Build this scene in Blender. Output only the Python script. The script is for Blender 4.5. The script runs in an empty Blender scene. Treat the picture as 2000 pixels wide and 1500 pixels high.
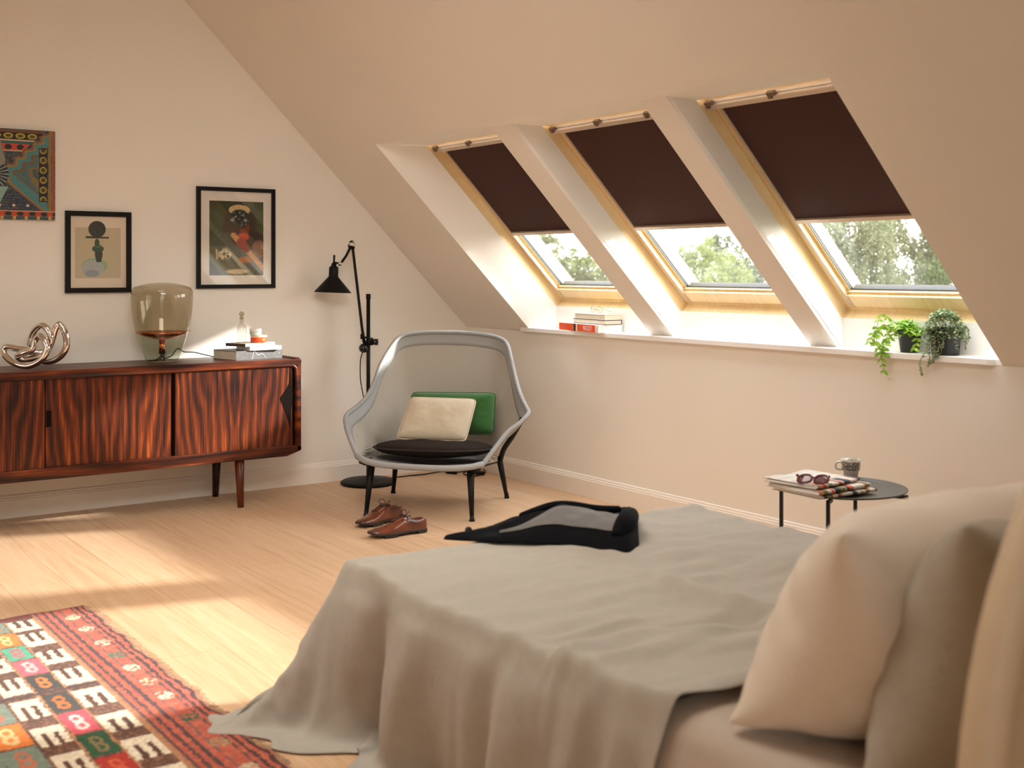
import bpy, bmesh, math, random
import numpy as np
from mathutils import Vector, Matrix, noise
PI = math.pi
SC = bpy.context.scene
COL = SC.collection
random.seed(7)

# ------------------------------------------------------------------ camera
cam_data = bpy.data.cameras.new('camera')
cam = bpy.data.objects.new('camera', cam_data); COL.objects.link(cam)
cam.location = (-4.11334, -6.35651, 1.26)
cam.rotation_euler = (PI/2, 0, -0.613737)
cam_data.sensor_fit = 'HORIZONTAL'; cam_data.sensor_width = 36.0
cam_data.lens = 36.0*2290.69/2000.0
cam_data.shift_y = -(750-528.06)/2000.0
cam_data.clip_start = 0.05; cam_data.clip_end = 500
cam_data.dof.use_dof = True; cam_data.dof.focus_distance = 6.0; cam_data.dof.aperture_fstop = 3.2
SC.camera = cam

# ------------------------------------------------------------------ view, world, lights
SC.view_settings.view_transform = 'Standard'
SC.view_settings.look = 'None'
SC.view_settings.gamma = 1.0
SC.view_settings.use_curve_mapping = False
SC.view_settings.exposure = 0.0
SC.cycles.use_denoising = True
SC.cycles.max_bounces = 10
SC.cycles.diffuse_bounces = 6
SC.cycles.transparent_max_bounces = 24
SC.cycles.sample_clamp_indirect = 6.0
SC.cycles.caustics_reflective = False
SC.cycles.caustics_refractive = False

world = bpy.data.worlds.new('world'); SC.world = world; world.use_nodes = True
wnt = world.node_tree; wnt.nodes.clear()
wo = wnt.nodes.new('ShaderNodeOutputWorld'); wb = wnt.nodes.new('ShaderNodeBackground')
wtc = wnt.nodes.new('ShaderNodeTexCoord'); wsep = wnt.nodes.new('ShaderNodeSeparateXYZ')
wr = wnt.nodes.new('ShaderNodeValToRGB')
wr.color_ramp.elements[0].position = 0.0; wr.color_ramp.elements[0].color = (1.0, 0.955, 0.88, 1)
wr.color_ramp.elements[1].position = 0.7; wr.color_ramp.elements[1].color = (0.90, 0.93, 0.98, 1)
wnt.links.new(wtc.outputs['Generated'], wsep.inputs[0]); wnt.links.new(wsep.outputs['Z'], wr.inputs[0])
wnt.links.new(wr.outputs[0], wb.inputs['Color']); wb.inputs['Strength'].default_value = 12.0
wnt.links.new(wb.outputs[0], wo.inputs['Surface'])

def lamp(name, kind, loc, energy, color, target=None, **kw):
    d = bpy.data.lights.new(name, kind); d.energy = energy; d.color = color
    for k, v in kw.items(): setattr(d, k, v)
    o = bpy.data.objects.new(name, d); COL.objects.link(o); o.location = loc
    if target is not None:
        o.rotation_euler = (Vector(target)-Vector(loc)).to_track_quat('-Z', 'Y').to_euler()
    return o
# strong low light outside the roof windows that throws the hard patches into the room
lamp('sun_lamp', 'SPOT', (6.45, -5.42, 4.20), 15500, (1.0, 0.975, 0.95), (-0.6, -2.0, 0.9),
     shadow_soft_size=0.16, spot_size=math.radians(62), spot_blend=0.15)
# soft fill lamps added out of view to brighten the room, no windows there
lamp('ridge_fill_lamp', 'AREA', (-3.0, -3.2, 3.40), 47, (1.0, 0.93, 0.83), (-2.6, -3.3, 0.0),
     shape='RECTANGLE', size=2.4, size_y=1.4, spread=math.radians(115))
lamp('left_fill_lamp', 'AREA', (-4.7, -1.5, 1.0), 3.5, (1.0, 0.93, 0.85), (0.0, -1.9, -.25),
     shape='RECTANGLE', size=1.5, size_y=.9, spread=math.radians(90))
lamp('near_ridge_fill_lamp', 'AREA', (-3.2, -4.7, 2.7), 11, (1.0, 0.95, 0.88), (-1.4, 0.0, 0.1),
     shape='RECTANGLE', size=1.4, size_y=.8, spread=math.radians(72))
lamp('front_fill_lamp', 'AREA', (-4.6, -8.0, 1.7), 27, (1.0, 0.95, 0.88), (-2.2, -3.0, 0.8),
     shape='RECTANGLE', size=1.8, size_y=1.4)

# ------------------------------------------------------------------ small node helpers
def new_mat(name):
    m = bpy.data.materials.new(name); m.use_nodes = True
    nt = m.node_tree; nt.nodes.clear()
    out = nt.nodes.new('ShaderNodeOutputMaterial')
    b = nt.nodes.new('ShaderNodeBsdfPrincipled')
    nt.links.new(b.outputs[0], out.inputs['Surface'])
    return m, nt, b, out
def N(nt, typ, **kw):
    n = nt.nodes.new(typ)
    for k, v in kw.items(): setattr(n, k, v)
    return n
def setin(n, **kw):
    for k, v in kw.items(): n.inputs[k.replace('_', ' ')].default_value = v
def coords(nt, scale=(1,1,1), src='Object', rot=(0,0,0), loc=(0,0,0)):
    tc = N(nt, 'ShaderNodeTexCoord'); mp = N(nt, 'ShaderNodeMapping')
    mp.inputs['Scale'].default_value = scale; mp.inputs['Rotation'].default_value = rot; mp.inputs['Location'].default_value = loc
    nt.links.new(tc.outputs[src], mp.inputs['Vector'])
    return mp.outputs[0]
def ramp(nt, stops, fac):
    r = N(nt, 'ShaderNodeValToRGB'); e = r.color_ramp.elements
    while len(e) < len(stops): e.new(0.5)
    for i, (p, c) in enumerate(stops):
        e[i].position = p; e[i].color = (*c, 1)
    nt.links.new(fac, r.inputs[0]); return r.outputs[0]
def bump(nt, b, h, strength=0.2, dist=0.01):
    bn = N(nt, 'ShaderNodeBump'); bn.inputs['Strength'].default_value = strength; bn.inputs['Distance'].default_value = dist
    nt.links.new(h, bn.inputs['Height']); nt.links.new(bn.outputs[0], b.inputs['Normal']); return bn
def noise_tex(nt, vec, scale, detail=3, rough=0.5, dist=0.0):
    n = N(nt, 'ShaderNodeTexNoise'); n.inputs['Scale'].default_value = scale; n.inputs['Detail'].default_value = detail
    n.inputs['Roughness'].default_value = rough; n.inputs['Distortion'].default_value = dist
    nt.links.new(vec, n.inputs['Vector']); return n.outputs['Fac']
def schlick(nt, f0=.04):
    lw = N(nt, 'ShaderNodeLayerWeight'); lw.inputs['Blend'].default_value = .5
    p = N(nt, 'ShaderNodeMath', operation='POWER'); p.inputs[1].default_value = 5.0; nt.links.new(lw.outputs['Facing'], p.inputs[0])
    m = N(nt, 'ShaderNodeMath', operation='MULTIPLY_ADD'); m.inputs[1].default_value = 1-f0; m.inputs[2].default_value = f0; nt.links.new(p.outputs[0], m.inputs[0]); return m.outputs[0]
MATS = {}
def plain(name, col, rough=0.5, metal=0.0, var=0.06, vs=12, bs=0.0, bsc=80, sheen=0.0, spec=None, coat=0.0):
    """colour with slight procedural variation and optional fine bump"""
    if name in MATS: return MATS[name]
    m, nt, b, out = new_mat(name)
    v = coords(nt)
    f = noise_tex(nt, v, vs)
    lo = tuple(max(0, c*(1-var)) for c in col); hi = tuple(min(1, c*(1+var)) for c in col)
    nt.links.new(ramp(nt, [(0.3, lo), (0.7, hi)], f), b.inputs['Base Color'])
    setin(b, Roughness=rough, Metallic=metal)
    if sheen: b.inputs['Sheen Weight'].default_value = sheen
    if coat: b.inputs['Coat Weight'].default_value = coat
    if spec is not None: b.inputs['Specular IOR Level'].default_value = spec
    if bs: bump(nt, b, noise_tex(nt, v, bsc, 2), bs, 0.004)
    MATS[name] = m; return m
def vcol(name, rough=0.6, bs=0.0, bsc=200, sheen=0.0, coat=0.0):
    m, nt, b, out = new_mat(name)
    a = N(nt, 'ShaderNodeAttribute', attribute_name='Col'); nt.links.new(a.outputs['Color'], b.inputs['Base Color'])
    setin(b, Roughness=rough)
    if sheen: b.inputs['Sheen Weight'].default_value = sheen
    if coat: b.inputs['Coat Weight'].default_value = coat; b.inputs['Coat Roughness'].default_value = 0.03
    if bs: bump(nt, b, noise_tex(nt, coords(nt), bsc, 2), bs, 0.004)
    return m
def fabric(name, c1, c2, scale=260, bs=0.25, rough=0.9, big=0.0, sheen=0.15, spec=.5):
    m, nt, b, out = new_mat(name)
    v = coords(nt)
    w1 = N(nt, 'ShaderNodeTexWave', bands_direction='X'); w1.inputs['Scale'].default_value = scale; w1.inputs['Distortion'].default_value = 1.5; w1.inputs['Detail'].default_value = 1
    w2 = N(nt, 'ShaderNodeTexWave', bands_direction='Y'); w2.inputs['Scale'].default_value = scale*0.93; w2.inputs['Distortion'].default_value = 1.5; w2.inputs['Detail'].default_value = 1
    nt.links.new(v, w1.inputs[0]); nt.links.new(v, w2.inputs[0])
    mx = N(nt, 'ShaderNodeMath', operation='ADD'); nt.links.new(w1.outputs['Fac'], mx.inputs[0]); nt.links.new(w2.outputs['Fac'], mx.inputs[1])
    h = N(nt, 'ShaderNodeMath', operation='MULTIPLY'); h.inputs[1].default_value = 0.5; nt.links.new(mx.outputs[0], h.inputs[0])
    nz = noise_tex(nt, v, 35, 4, 0.7)
    ad = N(nt, 'ShaderNodeMath', operation='MULTIPLY_ADD'); ad.inputs[1].default_value = 0.5
    nt.links.new(h.outputs[0], ad.inputs[0]); 
    n2 = N(nt, 'ShaderNodeMath', operation='MULTIPLY'); n2.inputs[1].default_value = 0.5; nt.links.new(nz, n2.inputs[0]); nt.links.new(n2.outputs[0], ad.inputs[2])
    nt.links.new(ramp(nt, [(0.25, c1), (0.75, c2)], ad.outputs[0]), b.inputs['Base Color'])
    setin(b, Roughness=rough); b.inputs['Sheen Weight'].default_value = sheen; b.inputs['Specular IOR Level'].default_value = spec
    hh = h.outputs[0]
    if big:
        wr_ = noise_tex(nt, coords(nt, (14, 5, 9)), 1.0, 5, 0.6, 0.6)
        am = N(nt, 'ShaderNodeMath', operation='MULTIPLY_ADD'); am.inputs[1].default_value = big
        nt.links.new(wr_, am.inputs[0]); nt.links.new(h.outputs[0], am.inputs[2]); hh = am.outputs[0]
    bump(nt, b, hh, bs, 0.002)
    return m

# ------------------------------------------------------------------ mesh helpers
def mesh(name, v, f, smooth=False):
    me = bpy.data.meshes.new(name); me.from_pydata([tuple(p) for p in v], [], [tuple(q) for q in f]); me.update()
    if smooth: me.polygons.foreach_set('use_smooth', [True]*len(me.polygons))
    return me
INV = {}
def thing(name, label, cat, loc=(0,0,0), rotz=0.0, group=None):
    o = bpy.data.objects.new(name, None); COL.objects.link(o); o.empty_display_size = 0.1
    o.location = loc; o.rotation_euler = (0, 0, rotz)
    o['label'] = label; o['category'] = cat
    if group: o['group'] = group
    INV[o.name] = (Matrix.Translation(Vector(loc)) @ Matrix.Rotation(rotz, 4, 'Z')).inverted()
    return o
def tag(o, label, cat, group=None, kind=None):
    o['label'] = label; o['category'] = cat
    if group: o['group'] = group
    if kind: o['kind'] = kind
    return o
def obj(name, me, mat, parent=None, local=False, label=None, subsurf=0, bevel=0.0, bseg=2, solid=0.0, kind=None, smooth_angle=None):
    """link a mesh as one object; world coordinates are moved into the parent's frame unless local"""
    o = bpy.data.objects.new(name, me); COL.objects.link(o)
    for m_ in (mat if isinstance(mat, (list, tuple)) else [mat]): me.materials.append(m_)
    if parent is not None:
        iv = INV[parent.name]
        if not local: me.transform(iv)
        o.parent = parent; INV[o.name] = iv
    else: INV[o.name] = Matrix.Identity(4)
    if solid:
        s = o.modifiers.new('solid', 'SOLIDIFY'); s.thickness = solid; s.offset = 0
    if bevel:
        b = o.modifiers.new('bevel', 'BEVEL'); b.width = bevel; b.segments = bseg; b.limit_method = 'ANGLE'; b.angle_limit = math.radians(35)
        try: b.harden_normals = False
        except Exception: pass
    if subsurf:
        s = o.modifiers.new('sub', 'SUBSURF'); s.levels = subsurf; s.render_levels = subsurf
    if label: o['label'] = label
    if kind: o['kind'] = kind
    return o
def struct(name, me, mat, parent=None, **kw):
    o = obj(name, me, mat, parent, **kw)
    if parent is None: o['kind'] = 'structure'
    return o
BF = [(0,3,2,1),(4,5,6,7),(0,1,5,4),(1,2,6,5),(2,3,7,6),(3,0,4,7)]
def box_v(x0,x1,y0,y1,z0,z1):
    return [(x0,y0,z0),(x1,y0,z0),(x1,y1,z0),(x0,y1,z0),(x0,y0,z1),(x1,y0,z1),(x1,y1,z1),(x0,y1,z1)]
def boxes(name, lst, M=None):
    v = []; f = []
    for b in lst:
        k = len(v); vv = box_v(*b) if len(b) == 6 else b
        if M is not None: vv = [M @ Vector(p) for p in vv]
        v += [tuple(p) for p in vv]; f += [tuple(i+k for i in q) for q in BF]
    return mesh(name, v, f)
def merge(name, *ms, smooth=None):
    v = []; f = []; sm = []
    for m_ in ms:
        k = len(v); v += [tuple(p.co) for p in m_.vertices]; f += [tuple(i+k for i in p.vertices) for p in m_.polygons]; sm += [p.use_smooth for p in m_.polygons]
    r = mesh(name, v, f); r.polygons.foreach_set('use_smooth', sm); return r
def catmull(P, n, closed=False):
    P = [np.array(p, float) for p in P]; out = []; L = len(P)
    rng = range(L) if closed else range(L-1)
    for i in rng:
        p0 = P[(i-1) % L] if closed or i > 0 else P[0]*2-P[1]
        p1 = P[i]; p2 = P[(i+1) % L]
        p3 = P[(i+2) % L] if closed or i+2 < L else p2*2-p1
        for k in range(n):
            t = k/n
            out.append(0.5*((2*p1)+(-p0+p2)*t+(2*p0-5*p1+4*p2-p3)*t*t+(-p0+3*p1-3*p2+p3)*t**3))
    if not closed: out.append(P[-1])
    return np.array(out)
def tube(name, P, r, seg=12, closed=False, caps=True, flat=None):
    """tube along points P, radius r (number or per point); flat=(a,b) for elliptical"""
    P = np.array(P, float); n = len(P); r = np.full(n, r) if np.isscalar(r) else np.array(r, float)
    if closed: T = np.roll(P, -1, 0)-np.roll(P, 1, 0)
    else:
        T = np.zeros_like(P); T[1:-1] = P[2:]-P[:-2]; T[0] = P[1]-P[0]; T[-1] = P[-1]-P[-2]
    T /= (np.linalg.norm(T, axis=1)[:, None]+1e-12)
    a = np.array([0, 0, 1.0]) if abs(T[0][2]) < 0.9 else np.array([1.0, 0, 0])
    u = np.cross(T[0], a); u /= np.linalg.norm(u); U = [u]
    for i in range(1, n):
        u = U[-1]-T[i]*(U[-1]@T[i]); u /= np.linalg.norm(u); U.append(u)
    U = np.array(U); W = np.cross(T, U)
    if closed:
        u = U[-1]-T[0]*(U[-1]@T[0]); u /= np.linalg.norm(u)
        ang = math.atan2(u@W[0], u@U[0])
        for i in range(n):
            a_ = -ang*i/n; c, s = math.cos(a_), math.sin(a_)
            U[i], W[i] = U[i]*c+W[i]*s, W[i]*c-U[i]*s
    v = []; f = []
    for i in range(n):
        for k in range(seg):
            a_ = 2*PI*k/seg; v.append(P[i]+r[i]*(U[i]*math.cos(a_)+W[i]*math.sin(a_)))
    m_ = n if closed else n-1
    for i in range(m_):
        j = (i+1) % n
        for k in range(seg):
            l = (k+1) % seg; f.append((i*seg+k, i*seg+l, j*seg+l, j*seg+k))
    if caps and not closed:
        f.append(tuple(reversed(range(seg)))); f.append(tuple((n-1)*seg+k for k in range(seg)))
    me = mesh(name, v, f, True)
    if caps and not closed:
        me.polygons[-1].use_smooth = False; me.polygons[-2].use_smooth = False
    return me
def lathe(name, prof, c=(0,0,0), seg=40, axis=None, closed_ends=True):
    v = []; f = []; n = len(prof)
    for (r, z) in prof:
        for k in range(seg):
            a = 2*PI*k/seg; v.append((r*math.cos(a), r*math.sin(a), z))
    for i in range(n-1):
        for k in range(seg):
            l = (k+1) % seg; f.append((i*seg+k, i*seg+l, (i+1)*seg+l, (i+1)*seg+k))
    if closed_ends:
        f.append(tuple(reversed(range(seg)))); f.append(tuple((n-1)*seg+k for k in range(seg)))
    me = mesh(name, v, f, True)
    M = Matrix.Translation(Vector(c))
    if axis is not None: M = M @ Vector((0,0,1)).rotation_difference(Vector(axis)).to_matrix().to_4x4()
    me.transform(M); return me
def grid(name, G, smooth=True, flip=False, closed_u=False):
    G = np.array(G, float); a, b = G.shape[:2]; v = G.reshape(-1, 3); f = []
    for i in range(a-1 if not closed_u else a):
        i2 = (i+1) % a
        for j in range(b-1):
            q = (i*b+j, i2*b+j, i2*b+j+1, i*b+j+1); f.append(q[::-1] if flip else q)
    return mesh(name, v, f, smooth)
def set_col(me, C):
    a = me.color_attributes.new('Col', 'FLOAT_COLOR', 'POINT')
    C = np.asarray(C, float).reshape(-1, 3); a.data.foreach_set('color', np.concatenate([C, np.ones((len(C), 1))], 1).astype(np.float32).ravel())
def lin(c):  # sRGB 0-255 to linear
    c = np.array(c, float)/255.0; return np.where(c <= 0.04045, c/12.92, ((c+0.055)/1.055)**2.4)
def L3(r, g, b): return tuple(float(x) for x in lin((r, g, b)))
def prism(name, poly, y0, y1, axis='y'):
    n = len(poly); v = []
    for yy in (y0, y1):
        for p in poly:
            v.append((p[0], yy, p[1]) if axis == 'y' else ((yy, p[0], p[1]) if axis == 'x' else (p[0], p[1], yy)))
    f = [tuple(range(n)), tuple(reversed(range(n, 2*n)))]+[(i, i+n, (i+1) % n+n, (i+1) % n) for i in range(n)]
    return fixn(mesh(name, v, f))
def fixn(me):
    bm = bmesh.new(); bm.from_mesh(me); bmesh.ops.recalc_face_normals(bm, faces=bm.faces); bm.to_mesh(me); bm.free(); return me
def vnoise(P, s, o=0.0):
    return np.array([noise.noise(Vector((p[0]*s+o, p[1]*s+o*1.7, p[2]*s-o))) for p in P])

# ------------------------------------------------------------------ materials of the room
def wall_mat(name, col, bs=0.06):
    m, nt, b, out = new_mat(name); v = coords(nt)
    f = noise_tex(nt, v, 1.3, 2)
    nt.links.new(ramp(nt, [(0.3, tuple(c*0.985 for c in col)), (0.7, tuple(min(1, c*1.015) for c in col))], f), b.inputs['Base Color'])
    setin(b, Roughness=0.88); bump(nt, b, noise_tex(nt, v, 260, 3), bs, 0.002); return m
M_wall = wall_mat('painted_wall', (0.83, 0.785, 0.715))
M_trim = plain('painted_trim', (0.85, 0.79, 0.71), 0.45, var=0.01)
M_reveal = wall_mat('painted_reveal', (0.89, 0.865, 0.82), 0.03)
M_sill = plain('sill_white', (0.88, 0.85, 0.82), 0.35, var=0.01)

def oak_floor():
    m, nt, b, out = new_mat('oak_floor')
    v = coords(nt, rot=(0, 0, PI/2))
    br = N(nt, 'ShaderNodeTexBrick'); br.offset = 0.37
    br.inputs['Scale'].default_value = 1.0; br.inputs['Mortar Size'].default_value = 0.0012; br.inputs['Brick Width'].default_value = 2.6
    br.inputs['Row Height'].default_value = 0.22; br.inputs['Mortar Smooth'].default_value = 0.3; br.inputs['Bias'].default_value = 0.0
    br.inputs['Color1'].default_value = (0.0, 0.0, 0.0, 1); br.inputs['Color2'].default_value = (1, 1, 1, 1); br.inputs['Mortar'].default_value = (0.5, 0.5, 0.5, 1)
    nt.links.new(v, br.inputs[0])
    g = noise_tex(nt, coords(nt, (34, 1.6, 1)), 1.0, 6, 0.65, 0.6)
    g2 = noise_tex(nt, coords(nt, (150, 5, 1)), 1.0, 3, 0.6)
    mg = N(nt, 'ShaderNodeMath', operation='MULTIPLY_ADD'); mg.inputs[1].default_value = 0.35; nt.links.new(g2, mg.inputs[0]); nt.links.new(g, mg.inputs[2])
    mb = N(nt, 'ShaderNodeMath', operation='MULTIPLY_ADD'); mb.inputs[1].default_value = 0.10; nt.links.new(br.outputs['Color'], mb.inputs[0]); nt.links.new(mg.outputs[0], mb.inputs[2])
    c = ramp(nt, [(0.42, (0.47, 0.28, 0.145)), (0.70, (0.61, 0.395, 0.235)), (0.95, (0.68, 0.47, 0.305))], mb.outputs[0])
    mx = N(nt, 'ShaderNodeMixRGB', blend_type='MULTIPLY'); mx.inputs['Color2'].default_value = (0.62, 0.5, 0.4, 1)
    nt.links.new(br.outputs['Fac'], mx.inputs['Fac']); nt.links.new(c, mx.inputs['Color1'])
    nt.links.new(mx.outputs[0], b.inputs['Base Color']); setin(b, Roughness=0.48)
    bump(nt, b, mg.outputs[0], 0.05, 0.002); return m
M_floor = oak_floor()
def pine(name, a, bcol, axis_scale=(30, 2.2, 2.2)):
    m, nt, b, out = new_mat(name)
    g = noise_tex(nt, coords(nt, axis_scale), 1.0, 4, 0.6, 1.2)
    nt.links.new(ramp(nt, [(0.35, a), (0.65, bcol)], g), b.inputs['Base Color']); setin(b, Roughness=0.4); return m
M_pine = pine('lacquered_pine', (0.80, 0.59, 0.30), (0.86, 0.69, 0.42), (3, 28, 3))
M_pine_side = M_pine

# ------------------------------------------------------------------ room shell
ZK = 0.901; TY0, TY1 = -0.712, -3.77; XT = -1.045; ZT = ZK-XT; DF = 0.26
RX = -3.1; RZ = ZK-RX; YB = -8.4
struct('floor', boxes('floor', [(-6.3, 0.1, YB-0.1, 0.1, -0.12, 0)]), M_floor)
struct('wall_back', prism('wall_back', [(-6.3, -0.1), (0.25, -0.1), (0.25, ZK), (RX, RZ+0.2), (-6.3, ZK-0.1)], 0, 0.2), M_wall)
struct('wall_front', prism('wall_front', [(-6.3, -0.1), (0.25, -0.1), (0.25, ZK), (RX, RZ+0.2), (-6.3, ZK-0.1)], YB-0.2, YB), M_wall)
struct('wall_right', boxes('wall_right', [(0, 0.2, YB, 0, -0.1, .8945)]), M_wall)
struct('wall_left', boxes('wall_left', [(-6.4, -6.2, YB, 0, -0.1, ZK)]), M_wall)
# sloping ceiling with its long window niche
def P(x, y, D=0.0): return (x, y, ZK-x+D)
cv = [P(.02, 0.0), P(.02, TY0), P(XT, TY0), P(XT, 0), P(.02, TY1), P(XT, TY1), P(.02, YB), P(XT, YB), P(RX, 0), P(RX, YB)]
cf = [(0, 1, 2, 3), (4, 6, 7, 5), (3, 2, 5, 7, 9, 8)]
cme = mesh('ceiling', cv, cf)
bm = bmesh.new(); bm.from_mesh(cme); bmesh.ops.recalc_face_normals(bm, faces=bm.faces)
if bm.faces[0].normal.z > 0: bmesh.ops.reverse_faces(bm, faces=bm.faces)
bm.to_mesh(cme); bm.free()
struct('ceiling', cme, M_wall)
struct('ceiling', boxes('ceiling', [[(RX, YB, RZ), (-6.2, YB, ZK), (-6.2, 0, ZK), (RX, 0, RZ), (RX, YB, RZ+.15), (-6.2, YB, ZK+.15), (-6.2, 0, ZK+.15), (RX, 0, RZ+.15)]]), M_wall)
# niche reveals
FL = [-0.815, -1.880, -2.920]; FWID = 0.975
xt = ZK+DF-ZT; XBk = 0.112; ZSILL = 0.919; zf = ZK-XBk+DF     # frame plane top x, lower reveal x, frame bottom z
rv = []; rf = []
def quad(*p):
    k = len(rv); rv.extend(p); rf.append((k, k+1, k+2, k+3))
quad((XT, TY0, ZT), (xt, FL[0], ZT), (xt, FL[2]-FWID, ZT), (XT, TY1, ZT))                 # soffit
quad((XT, TY0, ZT), (0, TY0, ZK-.02), (XBk, FL[0], ZK-.02), (xt, FL[0], ZT))                      # left cheek (splayed)
quad((0, TY0, ZK-.02), (XBk, FL[0], ZK-.02), (XBk, FL[0], zf), (XBk, FL[0], zf))
quad((XT, TY1, ZT), (0, TY1, ZK-.02), (XBk, FL[2]-FWID, ZK-.02), (xt, FL[2]-FWID, ZT))
quad((XBk, FL[0]+.01, ZK-.03), (XBk, FL[0]+.01, zf), (XBk, FL[2]-FWID-.01, zf), (XBk, FL[2]-FWID-.01, ZK-.03))    # lower reveal
def cheek(y0, y1, ym, dm=.20):
    xm = ZK+dm-ZT; zm = ZK+dm-.06
    return mesh('c', [(XT, y0, ZT), (.01, y0, ZK-.01), (.06, ym, zm), (xm, ym, ZT), (.01, y0, ZK-.04), (.06, ym, ZK-.04), (XBk, y1, zf), (xt, y1, ZT), (XBk, y1, ZK-.04)],
                [(0, 1, 2, 3), (1, 4, 5, 2), (3, 2, 6, 7), (2, 5, 8, 6)])
cheek_l = cheek(TY0, FL[0], -.785, .185); cheek_r = cheek(TY1, FL[2]-FWID, -3.85)
soff = mesh('c', rv[0:4], [(0, 1, 2, 3)]); low = mesh('c', rv[16:20], [(0, 1, 2, 3)])
struct('trim_1', merge('trim_1', soff, cheek_l, cheek_r, low), M_reveal)
# two piers between the windows: front face recessed behind the ceiling plane
DM = 0.087
def pier(name, yl, yr, fl, fr):
    xm = ZK+DM-ZT; zb = ZSILL-.004; D2 = .11; x2 = ZK+D2-ZT; y2 = yr-.006
    v = [(xm, yl, ZT), (ZK+DM-zb, yl, zb), (xm, yr, ZT), (ZK+DM-zb, yr, zb),
         (xt, fl, ZT), (XBk, fl, zf), (XBk, fl, zb), (xt, fr, ZT), (XBk, fr, zf), (XBk, fr, zb),
         (x2, y2, ZT), (XBk-.001, y2, ZK+D2-XBk+.001), (XBk-.001, y2, zb)]
    f = [(0, 1, 3, 2), (0, 4, 5, 6, 1), (2, 3, 12, 11, 10), (10, 11, 8, 7), (11, 12, 9, 8), (4, 7, 8, 5), (5, 8, 9, 6), (0, 2, 10, 7, 4), (1, 6, 9, 12, 3)]
    struct(name, fixn(mesh(name, v, f)), M_reveal)
pier('trim_2', -1.703, -1.868, FL[0]-FWID, FL[1])
pier('trim_3', -2.778, -2.927, FL[1]-FWID, FL[2])
# sill board
sv = [(-.022, -.632), (XBk, -.632), (XBk, -3.90), (.0, -3.90), (.0, -3.745), (-.012, -3.745), (-.022, -3.72)]
sv = [(-.022, -.632), (0.0, -.632), (0.0, -.70), (XBk, -.86), (XBk, -3.89), (.0, -3.77), (.0, -3.745), (-.012, -3.745), (-.022, -3.72)]
sill = struct('window_sill', prism('window_sill', sv, .8945, ZSILL, 'z'), M_sill, bevel=.002)
sill.name = 'trim_4'
# baseboards (moulded top)
bp = [(0, 0), (.016, 0), (.016, .090), (.013, .094), (.013, .100), (.009, .105), (.008, .113), (.004, .1165), (0, .1165)]
struct('baseboard_back', prism('baseboard_back', [(-p[0], p[1]) for p in bp], -6.2, 0.0, 'x'), M_trim)
struct('baseboard_right', prism('baseboard_right', [(-p[0], p[1]) for p in bp], YB, -.016, 'y'), M_trim)

# ------------------------------------------------------------------ roof windows
S2 = math.sqrt(.5)
def glass_mat():
    m, nt, b, out = new_mat('window_glass'); nt.nodes.remove(b)
    t = N(nt, 'ShaderNodeBsdfTransparent'); g = N(nt, 'ShaderNodeBsdfGlossy'); g.inputs['Roughness'].default_value = 0.02
    t.inputs['Color'].default_value = (.97, .98, .97, 1)
    mx = N(nt, 'ShaderNodeMixShader'); nt.links.new(schlick(nt, .03), mx.inputs[0]); nt.links.new(t.outputs[0], mx.inputs[1]); nt.links.new(g.outputs[0], mx.inputs[2])
    # faint translucent veil added for a hazy view through the glass
    d = N(nt, 'ShaderNodeBsdfTranslucent'); d.inputs['Color'].default_value = (.95, .93, .86, 1)
    m2 = N(nt, 'ShaderNodeMixShader'); m2.inputs[0].default_value = 0.002
    nt.links.new(mx.outputs[0], m2.inputs[1]); nt.links.new(d.outputs[0], m2.inputs[2])
    nt.links.new(m2.outputs[0], out.inputs['Surface']); return m
M_glass = glass_mat()
M_gasket = plain('black_gasket', (.03, .03, .03), .6)
M_blind = plain('blind_cloth', L3(64, 36, 30), .85, var=.03, vs=300, bs=.05, bsc=500)
M_alu = plain('blind_rail', (.60, .50, .40), .38, .3, var=.01)
M_bracket = plain('blind_bracket', (.16, .10, .06), .5)
WN = ['left', 'middle', 'right']
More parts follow.
